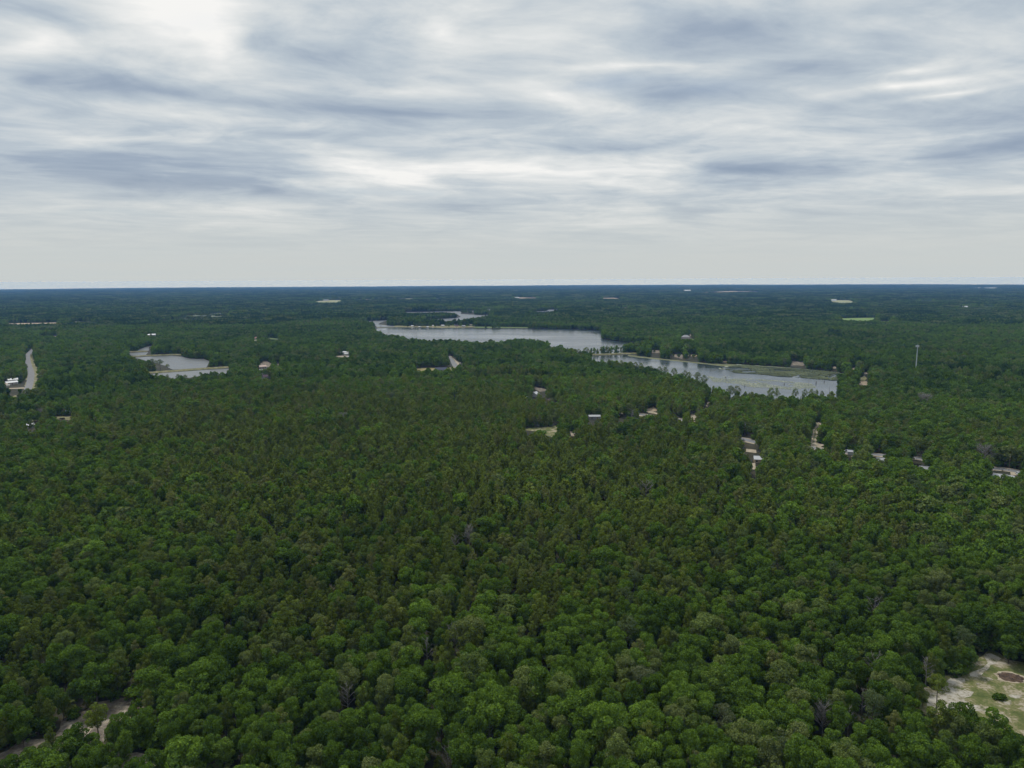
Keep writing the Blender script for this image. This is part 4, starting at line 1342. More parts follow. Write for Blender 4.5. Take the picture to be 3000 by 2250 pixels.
def single(sp, v, px, pyb, pyt, label, name, group=None, sx=1.0, rz=None):
    x, y, h = at_top(px, pyb, pyt)
    if pyb > 1900:                  # the few that stand free in the foreground
        keep_clear([(x + 1.6 * math.cos(a), y + 1.6 * math.sin(a)) for a in (0, 1.05, 2.1, 3.14, 4.2, 5.2)], 0.6, 0.5)
    return place_tree(sp, v, x, y, h, random.uniform(0, 6.28) if rz is None else rz, label, group, name, sx)


single('tall', 0, 2742, 2082, 1974, 'tall pine with bare trunk at the left edge of the sandy clearing', 'pine_tree', sx=1.15)
single('tall', 1, 2690, 2094, 2004, 'dark pine just left of the tall pine by the sandy clearing', 'pine_tree', sx=1.0)
single('oak', 2, 2954, 1944, 1859, 'broad oak standing on the far side of the sandy clearing', 'oak_tree', sx=1.15)
single('oak', 4, 3010, 1950, 1880, 'oak cut by the right edge behind the sandy clearing', 'oak_tree')
single('oak', 1, 70, 2188, 2118, 'oak left of the pale track with its trunk showing', 'oak_tree')
single('pine', 1, 155, 2235, 2124, 'bright pine on the near side of the pale track', 'pine_tree')
single('pine', 3, 290, 2170, 2052, 'leaning bushy pine where the pale track bends', 'pine_tree', sx=1.1)
single('oak', 5, 385, 2200, 2100, 'oak on bare ground right of the pale track bend', 'oak_tree')
# trees at the dam and along the near shore of the lower lake
single('tall', 0, 1717, 1052, 1017, 'tall broad pine at the left end of the causeway', 'pine_tree', sx=1.3)
single('tall', 1, 1695, 1052, 1022, 'slim pine left of the tall pine at the causeway', 'pine_tree')
shore_px = [(840, 805, 742, 'first'), (905, 805, 758, 'second'), (945, 815, 752, 'third'), (1020, 830, 762, 'fourth'), (1065, 840, 768, 'fifth'), (1115, 845, 775, 'sixth'), (1200, 860, 800, 'seventh'),
            (1275, 870, 806, 'eighth'), (1320, 880, 808, 'ninth'), (1400, 905, 818, 'tenth'), (1490, 925, 840, 'eleventh'), (1525, 930, 850, 'twelfth'), (1600, 945, 852, 'thirteenth'), (1655, 965, 880, 'fourteenth')]
for i, (a, b, c, nm) in enumerate(shore_px):
    p0, p1 = z3([(a, on_line(a, LINE3) + 84)])[0], z3([(a, c)])[0]
    single('tall', i % 3, p0[0], p0[1], p1[1], nm + ' pine from the causeway along the near shore of the lower lake', 'pine_tree', 'pines along the near shore of the lower lake')
for i, (a, b, c, nm) in enumerate([(945, 440, 345, 'left'), (1000, 440, 347, 'right')]):
    p0, p1 = zj([(a, on_line(a, LINEJ) + 98)])[0], zj([(a, c)])[0]
    single('tall', i, p0[0], p0[1], p1[1], nm + ' of two pines in front of the open water of the lower lake', 'pine_tree')
for i, (a, b, c, nm) in enumerate([(1315, 455, 362, 'bushy left'), (1368, 470, 364, 'slim right')]):
    p0, p1 = zj([(a, on_line(a, LINEJ) + 98)])[0], zj([(a, c)])[0]
    single('tall', 2 - i, p0[0], p0[1], p1[1], nm + ' of two pines below the middle of the lily water', 'pine_tree', sx=0.9 if i == 0 else 0.75)
for i, (a, b, c) in enumerate([(1540, 440, 348), (1630, 440, 356), (1690, 445, 352), (1740, 440, 360), (1790, 440, 372)]):
    p0, p1 = zj([(a, on_line(a, LINEJ) + 98)])[0], zj([(a, c)])[0]
    single('tall', i % 3, p0[0], p0[1], p1[1] + 7, ['first', 'second', 'third', 'fourth', 'fifth'][i] + ' from the left of five dark pines at the right end of the lake', 'pine_tree', 'pines at the right end of the lower lake', sx=0.8)
for i, (a, b, c) in enumerate([(1360, 925, 880), (1450, 930, 876), (1545, 935, 872), (1605, 935, 876), (1690, 930, 884), (1770, 925, 868), (1840, 915, 872)]):
    p0, p1 = z1([(a, c + 95)])[0], z1([(a, c)])[0]
    single('tall', i % 3, p0[0], p0[1], p1[1], ['first', 'second', 'third', 'fourth', 'fifth', 'sixth', 'seventh'][i] + ' pine from the left in front of the nearest pond', 'pine_tree', 'pines in front of the nearest pond', sx=1.2)
for i, (a, b, c) in enumerate([(1320, 835, 740), (1385, 840, 745), (1450, 842, 785)]):
    p0, p1 = z1([(a, b)])[0], z1([(a, c)])[0]
    single('tall', (i + 1) % 3, p0[0], p0[1], p1[1], ['left', 'middle', 'right'][i] + ' of three tall pines on the point of the largest pond', 'pine_tree', 'pines on the pond point', sx=1.6)
# small shrub and burnt heap on the clearing
x, y = G(z7([(1750, 985)]))[0]
V, t = lobes_to_leaves([(0, 0, .5, .8, .7), (.7, .2, .4, .6, .7), (-.7, -.1, .4, .6, .7)], 500, 0.28, 5)
o = empty('shrub', (x, y, 0)); tag(o, 'small round green shrub alone on the sandy clearing', 'shrub')
o.scale = (1.6, 1.6, 1.3)
link(bpy.data.objects.new('foliage', leaf_mesh('foliage', V, t, 'oak_leaf')), o)
m = MB(); m.tube([(0, 0, -.1), (.05, 0, .5)], [.06, .03], 5); m.build('stem', 'bark', o)
bx, by = G(z7([(1862, 778)]))[0]
m = MB()
ring, nn = [], 28
vs = [(bx, by, 0.55)]
for k, (rr, zz) in enumerate([(1.1, .55), (2.0, .32), (2.8, 0.06)]):
    for j in range(nn):
        a = 2 * math.pi * j / nn
        q = rr * random.uniform(.88, 1.12)
        vs.append((bx + q * 1.25 * math.cos(a), by + q * math.sin(a), zz * random.uniform(.6, 1.35) if zz > .1 else 0.05))
fs = [(0, 1 + j, 1 + (j + 1) % nn) for j in range(nn)]
for k in range(2):
    for j in range(nn):
        a0, a1 = 1 + k * nn + j, 1 + k * nn + (j + 1) % nn
        fs.append((a0, a0 + nn, a1 + nn, a1))
m.add(vs, fs)
tag(m.build('burnt_heap', 'ash'), 'dark brown burnt brush heap on the sandy clearing', 'burn pile')
rg = [(bx + 4.0 * math.cos(a) * random.uniform(.8, 1.15) * 1.2, by + 3.3 * math.sin(a) * random.uniform(.85, 1.1)) for a in np.linspace(0, 6.28, 24)[:-1]]
sheet('sand_patch', rg, 0.04, 'sand', 'pale sand ring round the burnt brush heap', 'sand patch', 3, 0.2)

# bare and dead trees
DEAD = [dead_mesh(31 + i, 10.5, s, n).mesh('dead_branches', 'dead_wood') for i, (s, n) in enumerate([(4.2, 12), (2.6, 10), (3.6, 14), (1.6, 8), (4.4, 46), (2.6, 40)])]
for i, (px_, py_, h, v, s, lab) in enumerate([
        (1893, 1425, 10.5, 0, 1.0, 'bare grey dead tree spreading above the forest right of centre'),
        (1375, 1556, 10.5, 5, 0.85, 'dense grey dead pine in the middle of the forest'),
        (1334, 1585, 10.0, 2, 0.8, 'pale forked dead tree left of the dense grey dead pine'),
        (2708, 1166, 12.5, 4, 1.35, 'broad grey bare crown among green oaks below the tower'),
        (2885, 1322, 12.5, 4, 1.15, 'large pale grey bare tree above the road at right'),
        (2566, 1945, 9.5, 0, 0.8, 'bare grey twiggy tree left of the sandy clearing'),
        (2716, 1948, 9.5, 1, 0.8, 'whitish dead branches right behind the tall clearing pine'),
        (2413, 2090, 9.5, 4, 0.6, 'whitish bare crown lower right, nearest its group'),
        (2488, 2087, 9.0, 3, 0.8, 'thin whitish snag right of the whitish bare crown'),
        (2528, 2040, 9.0, 3, 0.9, 'small grey snag beside a shaggy pine at lower right'),
        (2563, 1772, 9.5, 0, 0.8, 'faint grey dead tree among oaks at the right'),
        (1331, 1858, 10.0, 4, 0.6, 'silvery dead crown below the centre of the picture'),
        (1250, 1890, 9.5, 1, 0.8, 'thin grey dead tree left of the silvery dead crown'),
        (1018, 2033, 9.5, 2, 0.8, 'grey bare tree beside a pale shaggy pine at lower left of centre'),
        (1282, 2022, 9.0, 0, 0.7, 'greyish bare twigs between two oaks at lower centre'),
        (1311, 2206, 9.0, 2, 0.6, 'grey bare twigs near the bottom edge at centre'),
        (1434, 2140, 8.5, 1, 0.6, 'pale bare twigs near the bottom, right of centre'),
        (2290, 1490, 10, 2, 0.8, 'grey dead crown in the forest at right centre'),
        (1005, 1222, 11, 4, 0.9, 'brownish bare crown in the forest at left centre'),
        (1852, 1205, 11, 1, 1.2, 'bare grey tree in front of the road, right of the mobile home'),
        (120, 1208, 10, 4, 1.0, 'rounded grey bare crown among the houses at the left edge')]):
    x, y = ground_at(px_, py_, h * 0.75)
    o = empty('dead_tree', (x, y, 0), i * 1.1)
    k = h / 10.5
    o.scale = (k * s, k * s, k)
    tag(o, lab, 'tree', 'dead trees standing in the forest')
    link(bpy.data.objects.new('branches', DEAD[v]), o)
    TREE_XY.append((x, y, 3.0))
    a = np.linspace(0, 2 * np.pi, 8, endpoint=False)
    keep_clear(np.stack([x + 1.8 * np.cos(a), y + 1.8 * np.sin(a)], 1), 0.45, 0.5)
for i, (a, b, hh) in enumerate([(1080, 500, 13), (1145, 508, 9), (1275, 505, 9), (1368, 497, 11), (1385, 503, 17)]):
    x, y = G(z2([(a, b)]))[0]
    o = empty('dead_tree', (x, y, 0), i * 1.7)
    o.scale = (hh / 10.5 * 1.1,) * 3
    tag(o, ['first', 'second', 'third', 'fourth', 'fifth and tallest'][i] + ' from the left of the bare snags standing in the main lake', 'tree', 'snags in the main lake')
    link(bpy.data.objects.new('branches', DEAD[(i + 1) % 4]), o)
for i, (a, b, hh) in enumerate([(905, 275, 2.0), (1080, 355, 2.2), (1445, 338, 2.0), (1740, 330, 3.2), (1815, 315, 2.0), (1670, 350, 9.0), (1862, 420, 9.0)]):
    x, y = G(zj([(a, b)]))[0]
    m = MB(); m.tube([(x, y, -.2), (x + .1, y, hh * .6), (x + .2, y + .1, hh)], [.45 if hh < 5 else .14, .35 if hh < 5 else .11, .12 if hh < 5 else .05], 6)
    tag(m.build('tree_stump', 'bark'), ['first dark stump from the left in the lily water', 'second dark stump from the left in the lily water', 'third dark stump from the left in the lily water', 'thickest dark stump at the right of the lily water', 'rightmost dark stump in the lily water', 'tall thin dead pole in the lily water', 'tall thin dead pole by the near shore, right end of the lake'][i], 'stump', 'stumps in the lower lake')

# ------------------------------------------------------------------ forest
CELL = 204.0
SP = CELL / 42
HALF = R(46)
R_MIN = 95.0
n_c = int(22500 / CELL) + 2
gx, gy = np.meshgrid(np.arange(-n_c, n_c + 1), np.arange(-1, n_c + 1))
cx, cyy = (gx.ravel() + 0.5) * CELL, (gy.ravel() + 0.5) * CELL
cr = np.hypot(cx, cyy)
caz = np.abs(np.arctan2(cx, cyy))
keep = (cr < 22500) & (caz < HALF + np.arctan(170 / np.maximum(cr, 1)) + (cr < 400) * 1.2)
cx, cyy, cr = cx[keep], cyy[keep], cr[keep]
lod = np.select([cr < 860, cr < 2050, cr < 4600, cr < 9800], [1, 2, 3, 4], 5)

INST = {}              # prototype name -> list of (x, y, z, rot, sx, sz)
PROTO = {}


def emit(name, x, y, z, rot, sx, sz):
    INST.setdefault(name, []).append(np.stack([np.broadcast_to(np.asarray(q, float), np.shape(x)) for q in (x, y, z, rot, sx, sz)], 1))


# level-of-detail prototypes of single trees
for sp in ('oak', 'pine', 'grey'):
    for v in range(NVAR[sp]):
        sd = 100 * (list(SPECIES).index(sp) + 1) + v
        fn, lm, hh, spk = SPECIES[sp]
        lob = fn(sd, hh)
        V0, t0 = lobes_to_leaves(lob, {'oak': 4200, 'pine': 3600, 'grey': 2200}[sp], 0.32 if sp != 'grey' else 0.28, sd, 0.4, spk)
        PROTO['%s_near_%d' % (sp, v)] = leaf_mesh('near', V0, t0, lm, (TRUNK[sp, v][0], 'bark'))
        V1, t1 = lobes_to_leaves(lob, 620 if sp != 'grey' else 420, 0.80 if sp != 'grey' else 0.6, sd + 1, 0.4, spk * .7)
        PROTO['%s_mid_%d' % (sp, v)] = leaf_mesh('mid', V1, t1, lm, (TRUNK[sp, v][0], 'bark'))
        V2, t2 = lobes_to_leaves(lob, 200, 1.35, sd + 2, 0.4, spk * .5)
        PROTO['%s_far_%d' % (sp, v)] = leaf_mesh('far', V2, t2, lm, (TRUNK[sp, v][0], 'bark'))


def clump(seed, n_side, pitch, share, quads, qsize, shade_shift=0.0):
    g = np.random.default_rng(seed)
    Vs, ts, ms = [], [], []
    half = n_side * pitch / 2
    for i in range(n_side):
        for j in range(n_side):
            x = -half + (i + .5) * pitch + g.uniform(-.36, .36) * pitch
            y = -half + (j + .5) * pitch + g.uniform(-.36, .36) * pitch
            if g.random() < 0.07:
                continue
            pine = g.random() < share
            sp = 'pine' if pine else 'oak'
            v = int(g.integers(NVAR[sp]))
            lob = SPECIES[sp][0](100 * (list(SPECIES).index(sp) + 1) + v, 11.0)
            s = g.uniform(0.74, 1.28)
            V, t = lobes_to_leaves(lob, quads, qsize, int(g.integers(1 << 30)), 0.5, 0.0)
            a = g.uniform(0, 6.28)
            ca, sa = math.cos(a), math.sin(a)
            V = np.stack([(V[:, 0] * ca - V[:, 1] * sa) * s * 0.84 + x, (V[:, 0] * sa + V[:, 1] * ca) * s * 0.84 + y, V[:, 2] * s], 1)
            Vs.append(V)
            ts.append(t * 0.4 + (g.random() - .5) * 0.9 + 0.28 + shade_shift)  # leaf tone darkened in place of the self-shadow that sparse quads lack
            ms.append(np.full(len(t), 1 if pine else 0))
    return leaf_mesh('clump', np.concatenate(Vs), np.concatenate(ts), (['oak_leaf', 'pine_needle'], np.concatenate(ms)))


for i in range(4):
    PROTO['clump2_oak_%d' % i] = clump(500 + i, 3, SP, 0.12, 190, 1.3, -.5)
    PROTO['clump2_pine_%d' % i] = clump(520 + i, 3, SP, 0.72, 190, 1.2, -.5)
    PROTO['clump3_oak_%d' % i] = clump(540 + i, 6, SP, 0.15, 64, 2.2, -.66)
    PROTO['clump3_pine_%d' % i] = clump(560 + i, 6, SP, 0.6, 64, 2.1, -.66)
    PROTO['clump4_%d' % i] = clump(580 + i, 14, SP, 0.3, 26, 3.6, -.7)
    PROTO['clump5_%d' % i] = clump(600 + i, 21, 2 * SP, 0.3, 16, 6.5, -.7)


def quarter(n):
    return rng.integers(0, 4, n) * (math.pi / 2)


# candidate trees on a jittered grid, cell by cell
def cand_in(cxs, cys, cell, n):
    k = (np.arange(n) + .5) / n * cell - cell / 2
    ox, oy = np.meshgrid(k, k)
    X = (cxs[:, None] + ox.ravel()[None])
    Y = (cys[:, None] + oy.ravel()[None])
    return X, Y


singles = []           # x, y, h, share
# cells of the two nearest bands: every tree on its own
s1 = lod == 1
X, Y = cand_in(cx[s1], cyy[s1], CELL, 42)
X = X.ravel() + rng.uniform(-.40, .40, X.size) * SP
Y = Y.ravel() + rng.uniform(-.40, .40, Y.size) * SP
r = np.hypot(X, Y)
k = (r > R_MIN) & (Y > 30)
X, Y, r = X[k], Y[k], r[k]
Hh = (8.2 + 4.6 * rng.random(len(X)) + 3.0 * (vnoise(X, Y, 45, 8) - .5))
singles.append((X, Y, Hh))
# second band: clumps of 3 x 3 where all nine are free, single trees at the edges
for band, sub, nper in ((2, 14, 3), (3, 7, 6)):
    sel = lod == band
    SX, SY = cand_in(cx[sel], cyy[sel], CELL, sub)
    SX, SY = SX.ravel(), SY.ravel()
    TX, TY = cand_in(SX, SY, CELL / sub, nper)
    ok = allowed(TX.ravel(), TY.ravel(), np.full(TX.size, 11.0)).reshape(TX.shape)
    full = ok.all(1)
    ps = pine_share(SX, SY) > 0.42
    n = len(SX)
    var = rng.integers(0, 4, n)
    rot = quarter(n)
    zz = 0.78 + 0.25 * vnoise(SX, SY, 60, 2) + 0.35 * np.clip((vnoise(SX, SY, 170, 12) - .45) * 4, 0, 1)
    for kind, m_ in (('oak', ~ps), ('pine', ps)):
        for v in range(4):
            q = full & m_ & (var == v)
            if q.any():
                emit('clump%d_%s_%d' % (band, kind, v), SX[q], SY[q], terrain(SX[q], SY[q]), rot[q], 1.0, zz[q])
    part = ok.any(1) & ~full
    if band == 3:                   # edge cells of the third band fall back to 3 x 3 clumps
        QX, QY = cand_in(SX[part], SY[part], CELL / sub, 2)
        QX, QY = QX.ravel(), QY.ravel()
        UX, UY = cand_in(QX, QY, CELL / 14, 3)
        ok2 = allowed(UX.ravel(), UY.ravel(), np.full(UX.size, 11.0)).reshape(UX.shape)
        f2 = ok2.all(1)
        vv = rng.integers(0, 4, len(QX))
        for v in range(4):
            q = f2 & (vv == v)
            if q.any():
                emit('clump2_oak_%d' % v, QX[q], QY[q], terrain(QX[q], QY[q]), quarter(q.sum()), 1.0, 1.0)
        p2 = ok2 & ~f2[:, None]
        X, Y = UX[p2], UY[p2]
    else:
        p2 = ok & part[:, None]
        X, Y = TX[p2], TY[p2]
    X = X + rng.uniform(-.3, .3, X.size) * SP
    Y = Y + rng.uniform(-.3, .3, Y.size) * SP
    singles.append((X, Y, 8.8 + 4.8 * rng.random(len(X))))
# fourth and fifth bands: big clumps
sel = lod == 4
SX, SY = cand_in(cx[sel], cyy[sel], CELL, 3)
SX, SY = SX.ravel(), SY.ravel()
TX, TY = cand_in(SX, SY, 68.0, 4)
ok = allowed(TX.ravel(), TY.ravel(), np.full(TX.size, 11.0)).reshape(TX.shape)
full = ok.all(1)
var = rng.integers(0, 4, len(SX))
for v in range(4):
    q = full & (var == v)
    emit('clump4_%d' % v, SX[q], SY[q], terrain(SX[q], SY[q]), quarter(q.sum()), 1.0, (0.85 + 0.35 * rng.random(q.sum())))
part = ok & ~full[:, None]
X, Y = TX[part], TY[part]
emit('clump2_oak_0', X, Y, terrain(X, Y), quarter(len(X)), 1.05, 1.0)
sel = lod == 5
SX, SY = cx[sel], cyy[sel]
TX, TY = cand_in(SX, SY, CELL, 5)
ok = allowed(TX.ravel(), TY.ravel(), np.full(TX.size, 11.0)).reshape(TX.shape)
full = ok.mean(1) > 0.85
var = rng.integers(0, 4, len(SX))
for v in range(4):
    q = full & (var == v)
    emit('clump5_%d' % v, SX[q], SY[q], terrain(SX[q], SY[q]), quarter(q.sum()), 1.0, (0.85 + 0.4 * rng.random(q.sum())))
X, Y = TX[ok & ~full[:, None]], TY[ok & ~full[:, None]]
emit('clump4_0', X, Y, terrain(X, Y), quarter(len(X)), 0.6, 1.0)

# scrubby cutover land: low bushes in loose groups
for po_ in SCRUB:
    a0, a1 = po_.min(0), po_.max(0)
    n_ = int((a1[0] - a0[0]) * (a1[1] - a0[1]) / 330)
    qx, qy = rng.uniform(a0[0], a1[0], n_), rng.uniform(a0[1], a1[1], n_)
    k_ = in_poly(qx, qy, po_) & (vnoise(qx, qy, 60, 30) > 0.35)
    qx, qy = qx[k_], qy[k_]
    emit('clump2_pine_1', qx, qy, terrain(qx, qy), quarter(len(qx)), 1.0, rng.uniform(.25, .6, len(qx)))
# the single trees
X = np.concatenate([s[0] for s in singles]); Y = np.concatenate([s[1] for s in singles]); Hh = np.concatenate([s[2] for s in singles])
# openness of the near oak wood at the lower left: a few gaps
gapn = vnoise(X, Y, 17, 21)
low_left = np.clip((-X - 20) / 60, 0, 1) * np.clip((190 - np.hypot(X, Y)) / 40, 0, 1)
thin = rng.random(len(X)) > 0.03 + 0.25 * low_left * (gapn > .5)
ok = allowed(X, Y, Hh) & thin
tx = np.array(TREE_XY)
for (a, b, c) in tx:
    ok &= (X - a) ** 2 + (Y - b) ** 2 > c * c
X, Y, Hh = X[ok], Y[ok], Hh[ok]
r = np.hypot(X, Y)
ps = pine_share(X, Y)
u = rng.random(len(X))
sp_i = np.where(u < ps, 1, 0)
grey = (rng.random(len(X)) < 0.014)
sp_i[grey & (sp_i == 0)] = 2
names3 = ['oak', 'pine', 'grey']
var = rng.integers(0, 9, len(X))
var[sp_i == 2] %= 2
rot = rng.uniform(0, 6.28, len(X))
sxv = rng.uniform(0.66, 0.98, len(X))
Hh = Hh * np.where(sp_i == 1, 1.06, 1.0)
big = rng.random(len(X)) < 0.09
Hh[big] *= 1.2
sxv[big] *= 1.25
# undergrowth between the nearer trees
ui = np.nonzero((r < 480) & (rng.random(len(X)) < 0.65))[0]
ex, ey = X[ui] + rng.uniform(-4, 4, len(ui)), Y[ui] + rng.uniform(-4, 4, len(ui))
vv = rng.integers(0, 6, len(ex))
un_ok = allowed(ex, ey, np.full(len(ex), 4.0))
for v in range(6):
    q = un_ok & (vv == v)
    emit('%s_mid_%d' % ('oak' if v % 3 else 'pine', v), ex[q], ey[q], terrain(ex[q], ey[q]) - 0.6, rng.uniform(0, 6.28, q.sum()), rng.uniform(.5, .8, q.sum()), rng.uniform(.3, .6, q.sum()))
# low growth along every wood edge
edge_save = NO_TREE[:]
NO_TREE[:] = [(p_, 0.0, 9.0) for p_, s_, m_ in edge_save if len(p_) != 10]
at_edge = ~allowed(X, Y, Hh)
NO_TREE[:] = edge_save
ei = np.nonzero(at_edge)[0]
for rep_ in range(2):
    ex, ey = X[ei] + rng.uniform(-3, 3, len(ei)), Y[ei] + rng.uniform(-3, 3, len(ei))
    NO_TREE[:] = [(p_, 0.0, 0.5) for p_, s_, m_ in edge_save]
    k2 = allowed(ex, ey, np.full(len(ex), 4.0))
    NO_TREE[:] = edge_save
    vv = rng.integers(0, 6, len(ex))
    for v in range(6):
        q = k2 & (vv == v)
        if q.any():
            emit('oak_mid_%d' % v, ex[q], ey[q], terrain(ex[q], ey[q]) - 0.8, rng.uniform(0, 6.28, q.sum()), rng.uniform(.45, .75, q.sum()), rng.uniform(.35, .55, q.sum()))
# the three hundred of each kind that show largest become things of their own
U, Vv = project(X, Y, Hh * 0.7)
inview = (U > -20) & (U < 3020) & (Vv < 2275) & (Vv > 0)
own = np.zeros(len(X), bool)
for s in (0, 1, 2):
    idx = np.nonzero(inview & (sp_i == s))[0]
    idx = idx[np.argsort(r[idx])][:(300 if s < 2 else 40)]
    own[idx] = True


def nth(n):
    return '%d%s' % (n, 'th' if 10 <= n % 100 <= 20 else {1: 'st', 2: 'nd', 3: 'rd'}.get(n % 10, 'th'))


# rows counted up from the bottom edge of the picture, trees counted from the left in each row
LABEL = {}
for s, per, word in ((0, 25, 'oak'), (1, 25, 'pine'), (2, 10, 'grey oak')):
    idx = np.nonzero(own & (sp_i == s))[0]
    idx = idx[np.argsort(-Vv[idx])]
    for row in range(0, len(idx), per):
        part_ = idx[row:row + per]
        part_ = part_[np.argsort(U[part_])]
        for j, q in enumerate(part_):
            LABEL[int(q)] = '%s from left in %s %s row above bottom edge' % (nth(j + 1), nth(row // per + 1), word)
for i in np.nonzero(own)[0]:
    s = names3[sp_i[i]]
    base = {'oak': 'round oak', 'pine': 'olive pine', 'grey': 'greyish oak'}[s]
    size = 'tall ' if Hh[i] > 12.6 else ('low ' if Hh[i] < 9.6 else '')
    place_tree(s, int(var[i]), float(X[i]), float(Y[i]), float(Hh[i]), float(rot[i]), size + base + ', ' + LABEL[int(i)], {'oak': 'oaks in the near forest', 'pine': 'pines in the near forest', 'grey': 'grey green oaks in the near forest'}[s],
               {'oak': 'oak_tree', 'pine': 'pine_tree', 'grey': 'oak_tree'}[s], float(sxv[i]))
rest = ~own
for s in (0, 1, 2):
    for v in range(NVAR[names3[s]]):
        for nm, lo, hi in (('near', 0, 330), ('mid', 330, 900), ('far', 900, 1e9)):
            q = rest & (sp_i == s) & (var == v) & (r >= lo) & (r < hi)
            if q.any():
                k = Hh[q] / 11.0
                emit('%s_%s_%d' % (names3[s], nm, v), X[q], Y[q], terrain(X[q], Y[q]), rot[q], k * sxv[q], k)

hold = bpy.data.collections.new('tree_shapes')       # shapes only, never linked to the scene
cells = {k_: np.concatenate(v_) for k_, v_ in INST.items()}
order = sorted(cells)
allp = np.concatenate([cells[k_] for k_ in order])
ids = np.concatenate([np.full(len(cells[k_]), i) for i, k_ in enumerate(order)]).astype(np.int32)
print('INSTANCES', len(allp), 'protos', len(order), 'singles', len(X))
me = bpy.data.meshes.new('forest')
me.vertices.add(len(allp))
me.vertices.foreach_set('co', allp[:, :3].astype(np.float32).ravel())
for nm, typ, data in (('which', 'INT', ids), ('turn', 'FLOAT', allp[:, 3].astype(np.float32)), ('wide', 'FLOAT', allp[:, 4].astype(np.float32)), ('tall', 'FLOAT', allp[:, 5].astype(np.float32))):
    me.attributes.new(nm, typ, 'POINT').data.foreach_set('value', data)
forest = link(bpy.data.objects.new('forest', me))
tag(forest, 'mixed oak and pine forest stretching from the near rows to the horizon', 'forest', None, 'stuff')
ng = bpy.data.node_groups.new('forest_trees', 'GeometryNodeTree')
ng.interface.new_socket('Geometry', in_out='INPUT', socket_type='NodeSocketGeometry')
ng.interface.new_socket('Geometry', in_out='OUTPUT', socket_type='NodeSocketGeometry')
gi, go = ng.nodes.new('NodeGroupInput'), ng.nodes.new('NodeGroupOutput')
join = ng.nodes.new('GeometryNodeJoinGeometry')


def nattr(nm, typ):
    n = ng.nodes.new('GeometryNodeInputNamedAttribute')
    n.data_type = typ
    n.inputs[0].default_value = nm
    return n.outputs[0]


wh, tu, wi, ta = nattr('which', 'INT'), nattr('turn', 'FLOAT'), nattr('wide', 'FLOAT'), nattr('tall', 'FLOAT')
cr_ = ng.nodes.new('ShaderNodeCombineXYZ'); ng.links.new(tu, cr_.inputs[2])
cs_ = ng.nodes.new('ShaderNodeCombineXYZ'); ng.links.new(wi, cs_.inputs[0]); ng.links.new(wi, cs_.inputs[1]); ng.links.new(ta, cs_.inputs[2])
for i, nm in enumerate(order):
    po = bpy.data.objects.new('tree_shape', PROTO[nm])
    hold.objects.link(po)
    oi = ng.nodes.new('GeometryNodeObjectInfo')
    oi.inputs['Object'].default_value = po
    oi.inputs['As Instance'].default_value = True
    cmpn = ng.nodes.new('FunctionNodeCompare')
    cmpn.data_type = 'INT'
    cmpn.operation = 'EQUAL'
    ng.links.new(wh, cmpn.inputs[2])
    cmpn.inputs[3].default_value = i
    ip = ng.nodes.new('GeometryNodeInstanceOnPoints')
    ng.links.new(gi.outputs[0], ip.inputs['Points'])
    ng.links.new(cmpn.outputs[0], ip.inputs['Selection'])
    ng.links.new(oi.outputs['Geometry'], ip.inputs['Instance'])
    ng.links.new(cr_.outputs[0], ip.inputs['Rotation'])
    ng.links.new(cs_.outputs[0], ip.inputs['Scale'])
    ng.links.new(ip.outputs[0], join.inputs[0])
ng.links.new(join.outputs[0], go.inputs[0])
forest.modifiers.new('trees', 'NODES').node_group = ng

# beyond the last clumps: one rough canopy sheet up to the horizon
aa = np.linspace(-R(47), R(47), 420)
rr_ = np.geomspace(21800, 25800, 60)
A_, R_ = np.meshgrid(aa, rr_)
xx, yy = (R_ * np.sin(A_)).ravel(), (R_ * np.cos(A_)).ravel()
zz = terrain(xx, yy) + 7 + 6 * rng.random(len(xx))
na = len(aa)
fs = [(j * na + i, j * na + i + 1, (j + 1) * na + i + 1, (j + 1) * na + i) for j in range(len(rr_) - 1) for i in range(na - 1)]
mat_mottle('far_canopy', [(0.3, (0.018, 0.034, 0.012)), (0.7, (0.038, 0.062, 0.022))], 0.0012, 4)  # colour kept dark to include the shade between crowns the sheet lacks
me = bpy.data.meshes.new('distant_forest')
me.from_pydata(list(zip(xx.tolist(), yy.tolist(), zz.tolist())), [], fs)
me.materials.append(MATS['far_canopy'])
me.update()
tag(link(bpy.data.objects.new('distant_forest', me)), 'farthest blue forest along the horizon', 'forest', None, 'stuff')

# ------------------------------------------------------------------ marsh and lily pads on the lower lake
def scatter_pads(name, poly, n, size, mat, label, thick=None, lift=0.16, reeds=0.0):
    g = np.random.default_rng(len(poly))
    poly = np.array(poly)
    x0, y0 = poly.min(0)
    x1, y1 = poly.max(0)
    X = g.uniform(x0, x1, n * 4); Y = g.uniform(y0, y1, n * 4)
    k = in_poly(X, Y, poly) & (vnoise(X, Y, 22, 40) + 0.45 * vnoise(X, Y, 7, 41) > (thick or 0.0))
    X, Y = X[k][:n], Y[k][:n]
    m = len(X)
    s = size * g.uniform(.5, 1.3, m)
    a0 = g.uniform(0, 6.28, m)
    V = np.zeros((m, 6, 3))
    for j in range(6):
        a = a0 + j * math.pi / 3
        V[:, j, 0] = X + s * np.cos(a) * g.uniform(.7, 1.2, m)
        V[:, j, 1] = Y + s * np.sin(a) * g.uniform(.7, 1.2, m)
        V[:, j, 2] = lift + g.uniform(0, .05, m) + reeds * g.random(m)
    me = bpy.data.meshes.new(name)
    me.from_pydata(V.reshape(-1, 3).tolist(), [], [tuple(range(6 * i, 6 * i + 6)) for i in range(m)])
    me.materials.append(MATS[mat])
    me.update()
    tag(link(bpy.data.objects.new(name, me)), label, 'water plants', None, 'stuff')


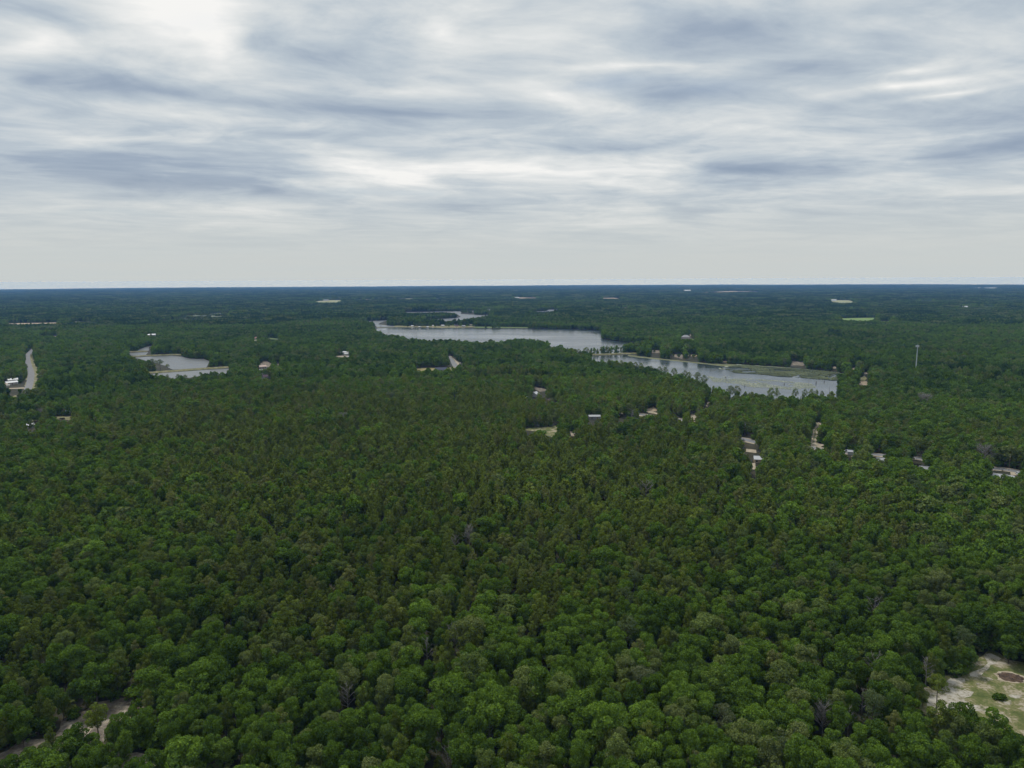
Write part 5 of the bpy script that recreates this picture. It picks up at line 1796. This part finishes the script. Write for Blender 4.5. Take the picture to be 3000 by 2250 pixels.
marsh = G(zj([(860, 190), (960, 165), (1080, 155), (1250, 172), (1500, 186), (1800, 210), (2000, 235), (2015, 262), (1960, 300), (1890, 300), (1780, 290), (1650, 280), (1500, 268), (1400, 265), (1250, 245), (1000, 232), (940, 212)]))
scatter_pads('marsh_plants', marsh, 9500, 1.2, 'marsh_leaf', 'grey green marsh plants choking the right end of the lower lake', 0.52, 0.16, 0.5)
edge = G(zj([(1000, 150), (1250, 165), (1500, 180), (1450, 195), (1250, 188), (1050, 170)]))
scatter_pads('lily_pads', edge, 1500, 1.5, 'lily_leaf', 'paler strip of lily pads along the far edge of the marsh', 0.55)
lil = G(zj([(730, 262), (900, 262), (1100, 280), (1400, 300), (1700, 330), (1750, 370), (1500, 385), (1350, 370), (1150, 365), (1000, 330), (800, 318)]))
scatter_pads('lily_pads', lil, 3600, 0.7, 'lily_leaf', 'scattered lily pads on the open water of the lower lake', 0.66)
lil2 = G(zj([(840, 168), (940, 166), (1000, 178), (900, 200), (850, 195)]))
scatter_pads('lily_pads', lil2, 1300, 1.2, 'lily_leaf', 'pale lily pads at the left tip of the marsh', 0.5)

# ------------------------------------------------------------------ shrubs on the sandy far bank
k = 0
for (a, b) in [(1230, 690), (1290, 700), (1345, 712), (1395, 728), (1440, 735), (1490, 735), (1535, 730), (1570, 738)]:
    x, y = G(z3([(a, b)]))[0]
    place_tree('oak', k % 6, x, y, 5.5 + 1.5 * (k % 3), k * 1.3, ['first', 'second', 'third', 'fourth', 'fifth', 'sixth', 'seventh', 'eighth'][k] + ' bushy shrub from the left on the sandy far bank of the lower lake', 'shrubs on the sandy far bank', 'shrub', 1.3)
    k += 1
for i, (a, b) in enumerate([(705, 702), (780, 700), (840, 702), (905, 698)]):
    x, y = G(z3([(a, b)]))[0]
    place_tree('oak', i, x, y, 2.6, i, ['first', 'second', 'third', 'fourth'][i] + ' low bush from the left along the causeway', 'bushes on the causeway', 'shrub', 1.0)

sx_ = [40, 130, 190, 300, 340, 430, 470, 560, 640, 690, 820, 860, 920, 1050, 1150, 1180, 1250]
for i, a in enumerate(sx_):
    x, y = G(zg([(a, 474 + 9 * (i % 3))]))[0]
    place_tree('oak', i % 6, x, y, 6.5 + 2.0 * ((i * 7) % 4) / 2, i * 0.9, '%s tree from the left between the houses on the cleared lake shore' % nth(i + 1), 'trees on the cleared lake shore', 'oak_tree', 1.25)
for i, (a, b) in enumerate([(1075, 266), (1105, 270), (1140, 268), (1190, 276), (1215, 275)]):
    x, y = G(zg([(a, b)]))[0]
    place_tree('oak', i, x, y, 11, i, '%s tree from the left on the tiny islet in the winding lake' % nth(i + 1), 'trees on the far islet', 'oak_tree', 1.9)
# ------------------------------------------------------------------ the air
zmin = float(terrain(np.array([26000.0]), np.array([0.0]))[0])
hm = bpy.data.materials.new('haze')
hm.use_nodes = True
hm.node_tree.nodes.clear()
HN = NT(hm.node_tree)
ho = HN.new('ShaderNodeOutputMaterial')
pv = HN.new('ShaderNodeVolumePrincipled')
pv.inputs['Color'].default_value = (0.21, 0.46, 1.0, 1)
pv.inputs['Absorption Color'].default_value = (0.3, 0.3, 0.3, 1)
pv.inputs['Density'].default_value = 6.0e-5
pv.inputs['Anisotropy'].default_value = 0.0
hm.node_tree.links.new(pv.outputs[0], ho.inputs['Volume'])
MATS['haze'] = hm
m = MB()
m.box(-26500, 26500, -26500, 26500, zmin - 25, CAM_H + 1.0)
hz = m.build('haze', 'haze')
tag(hz, 'thin blue haze over the whole landscape', 'haze', None, 'stuff')
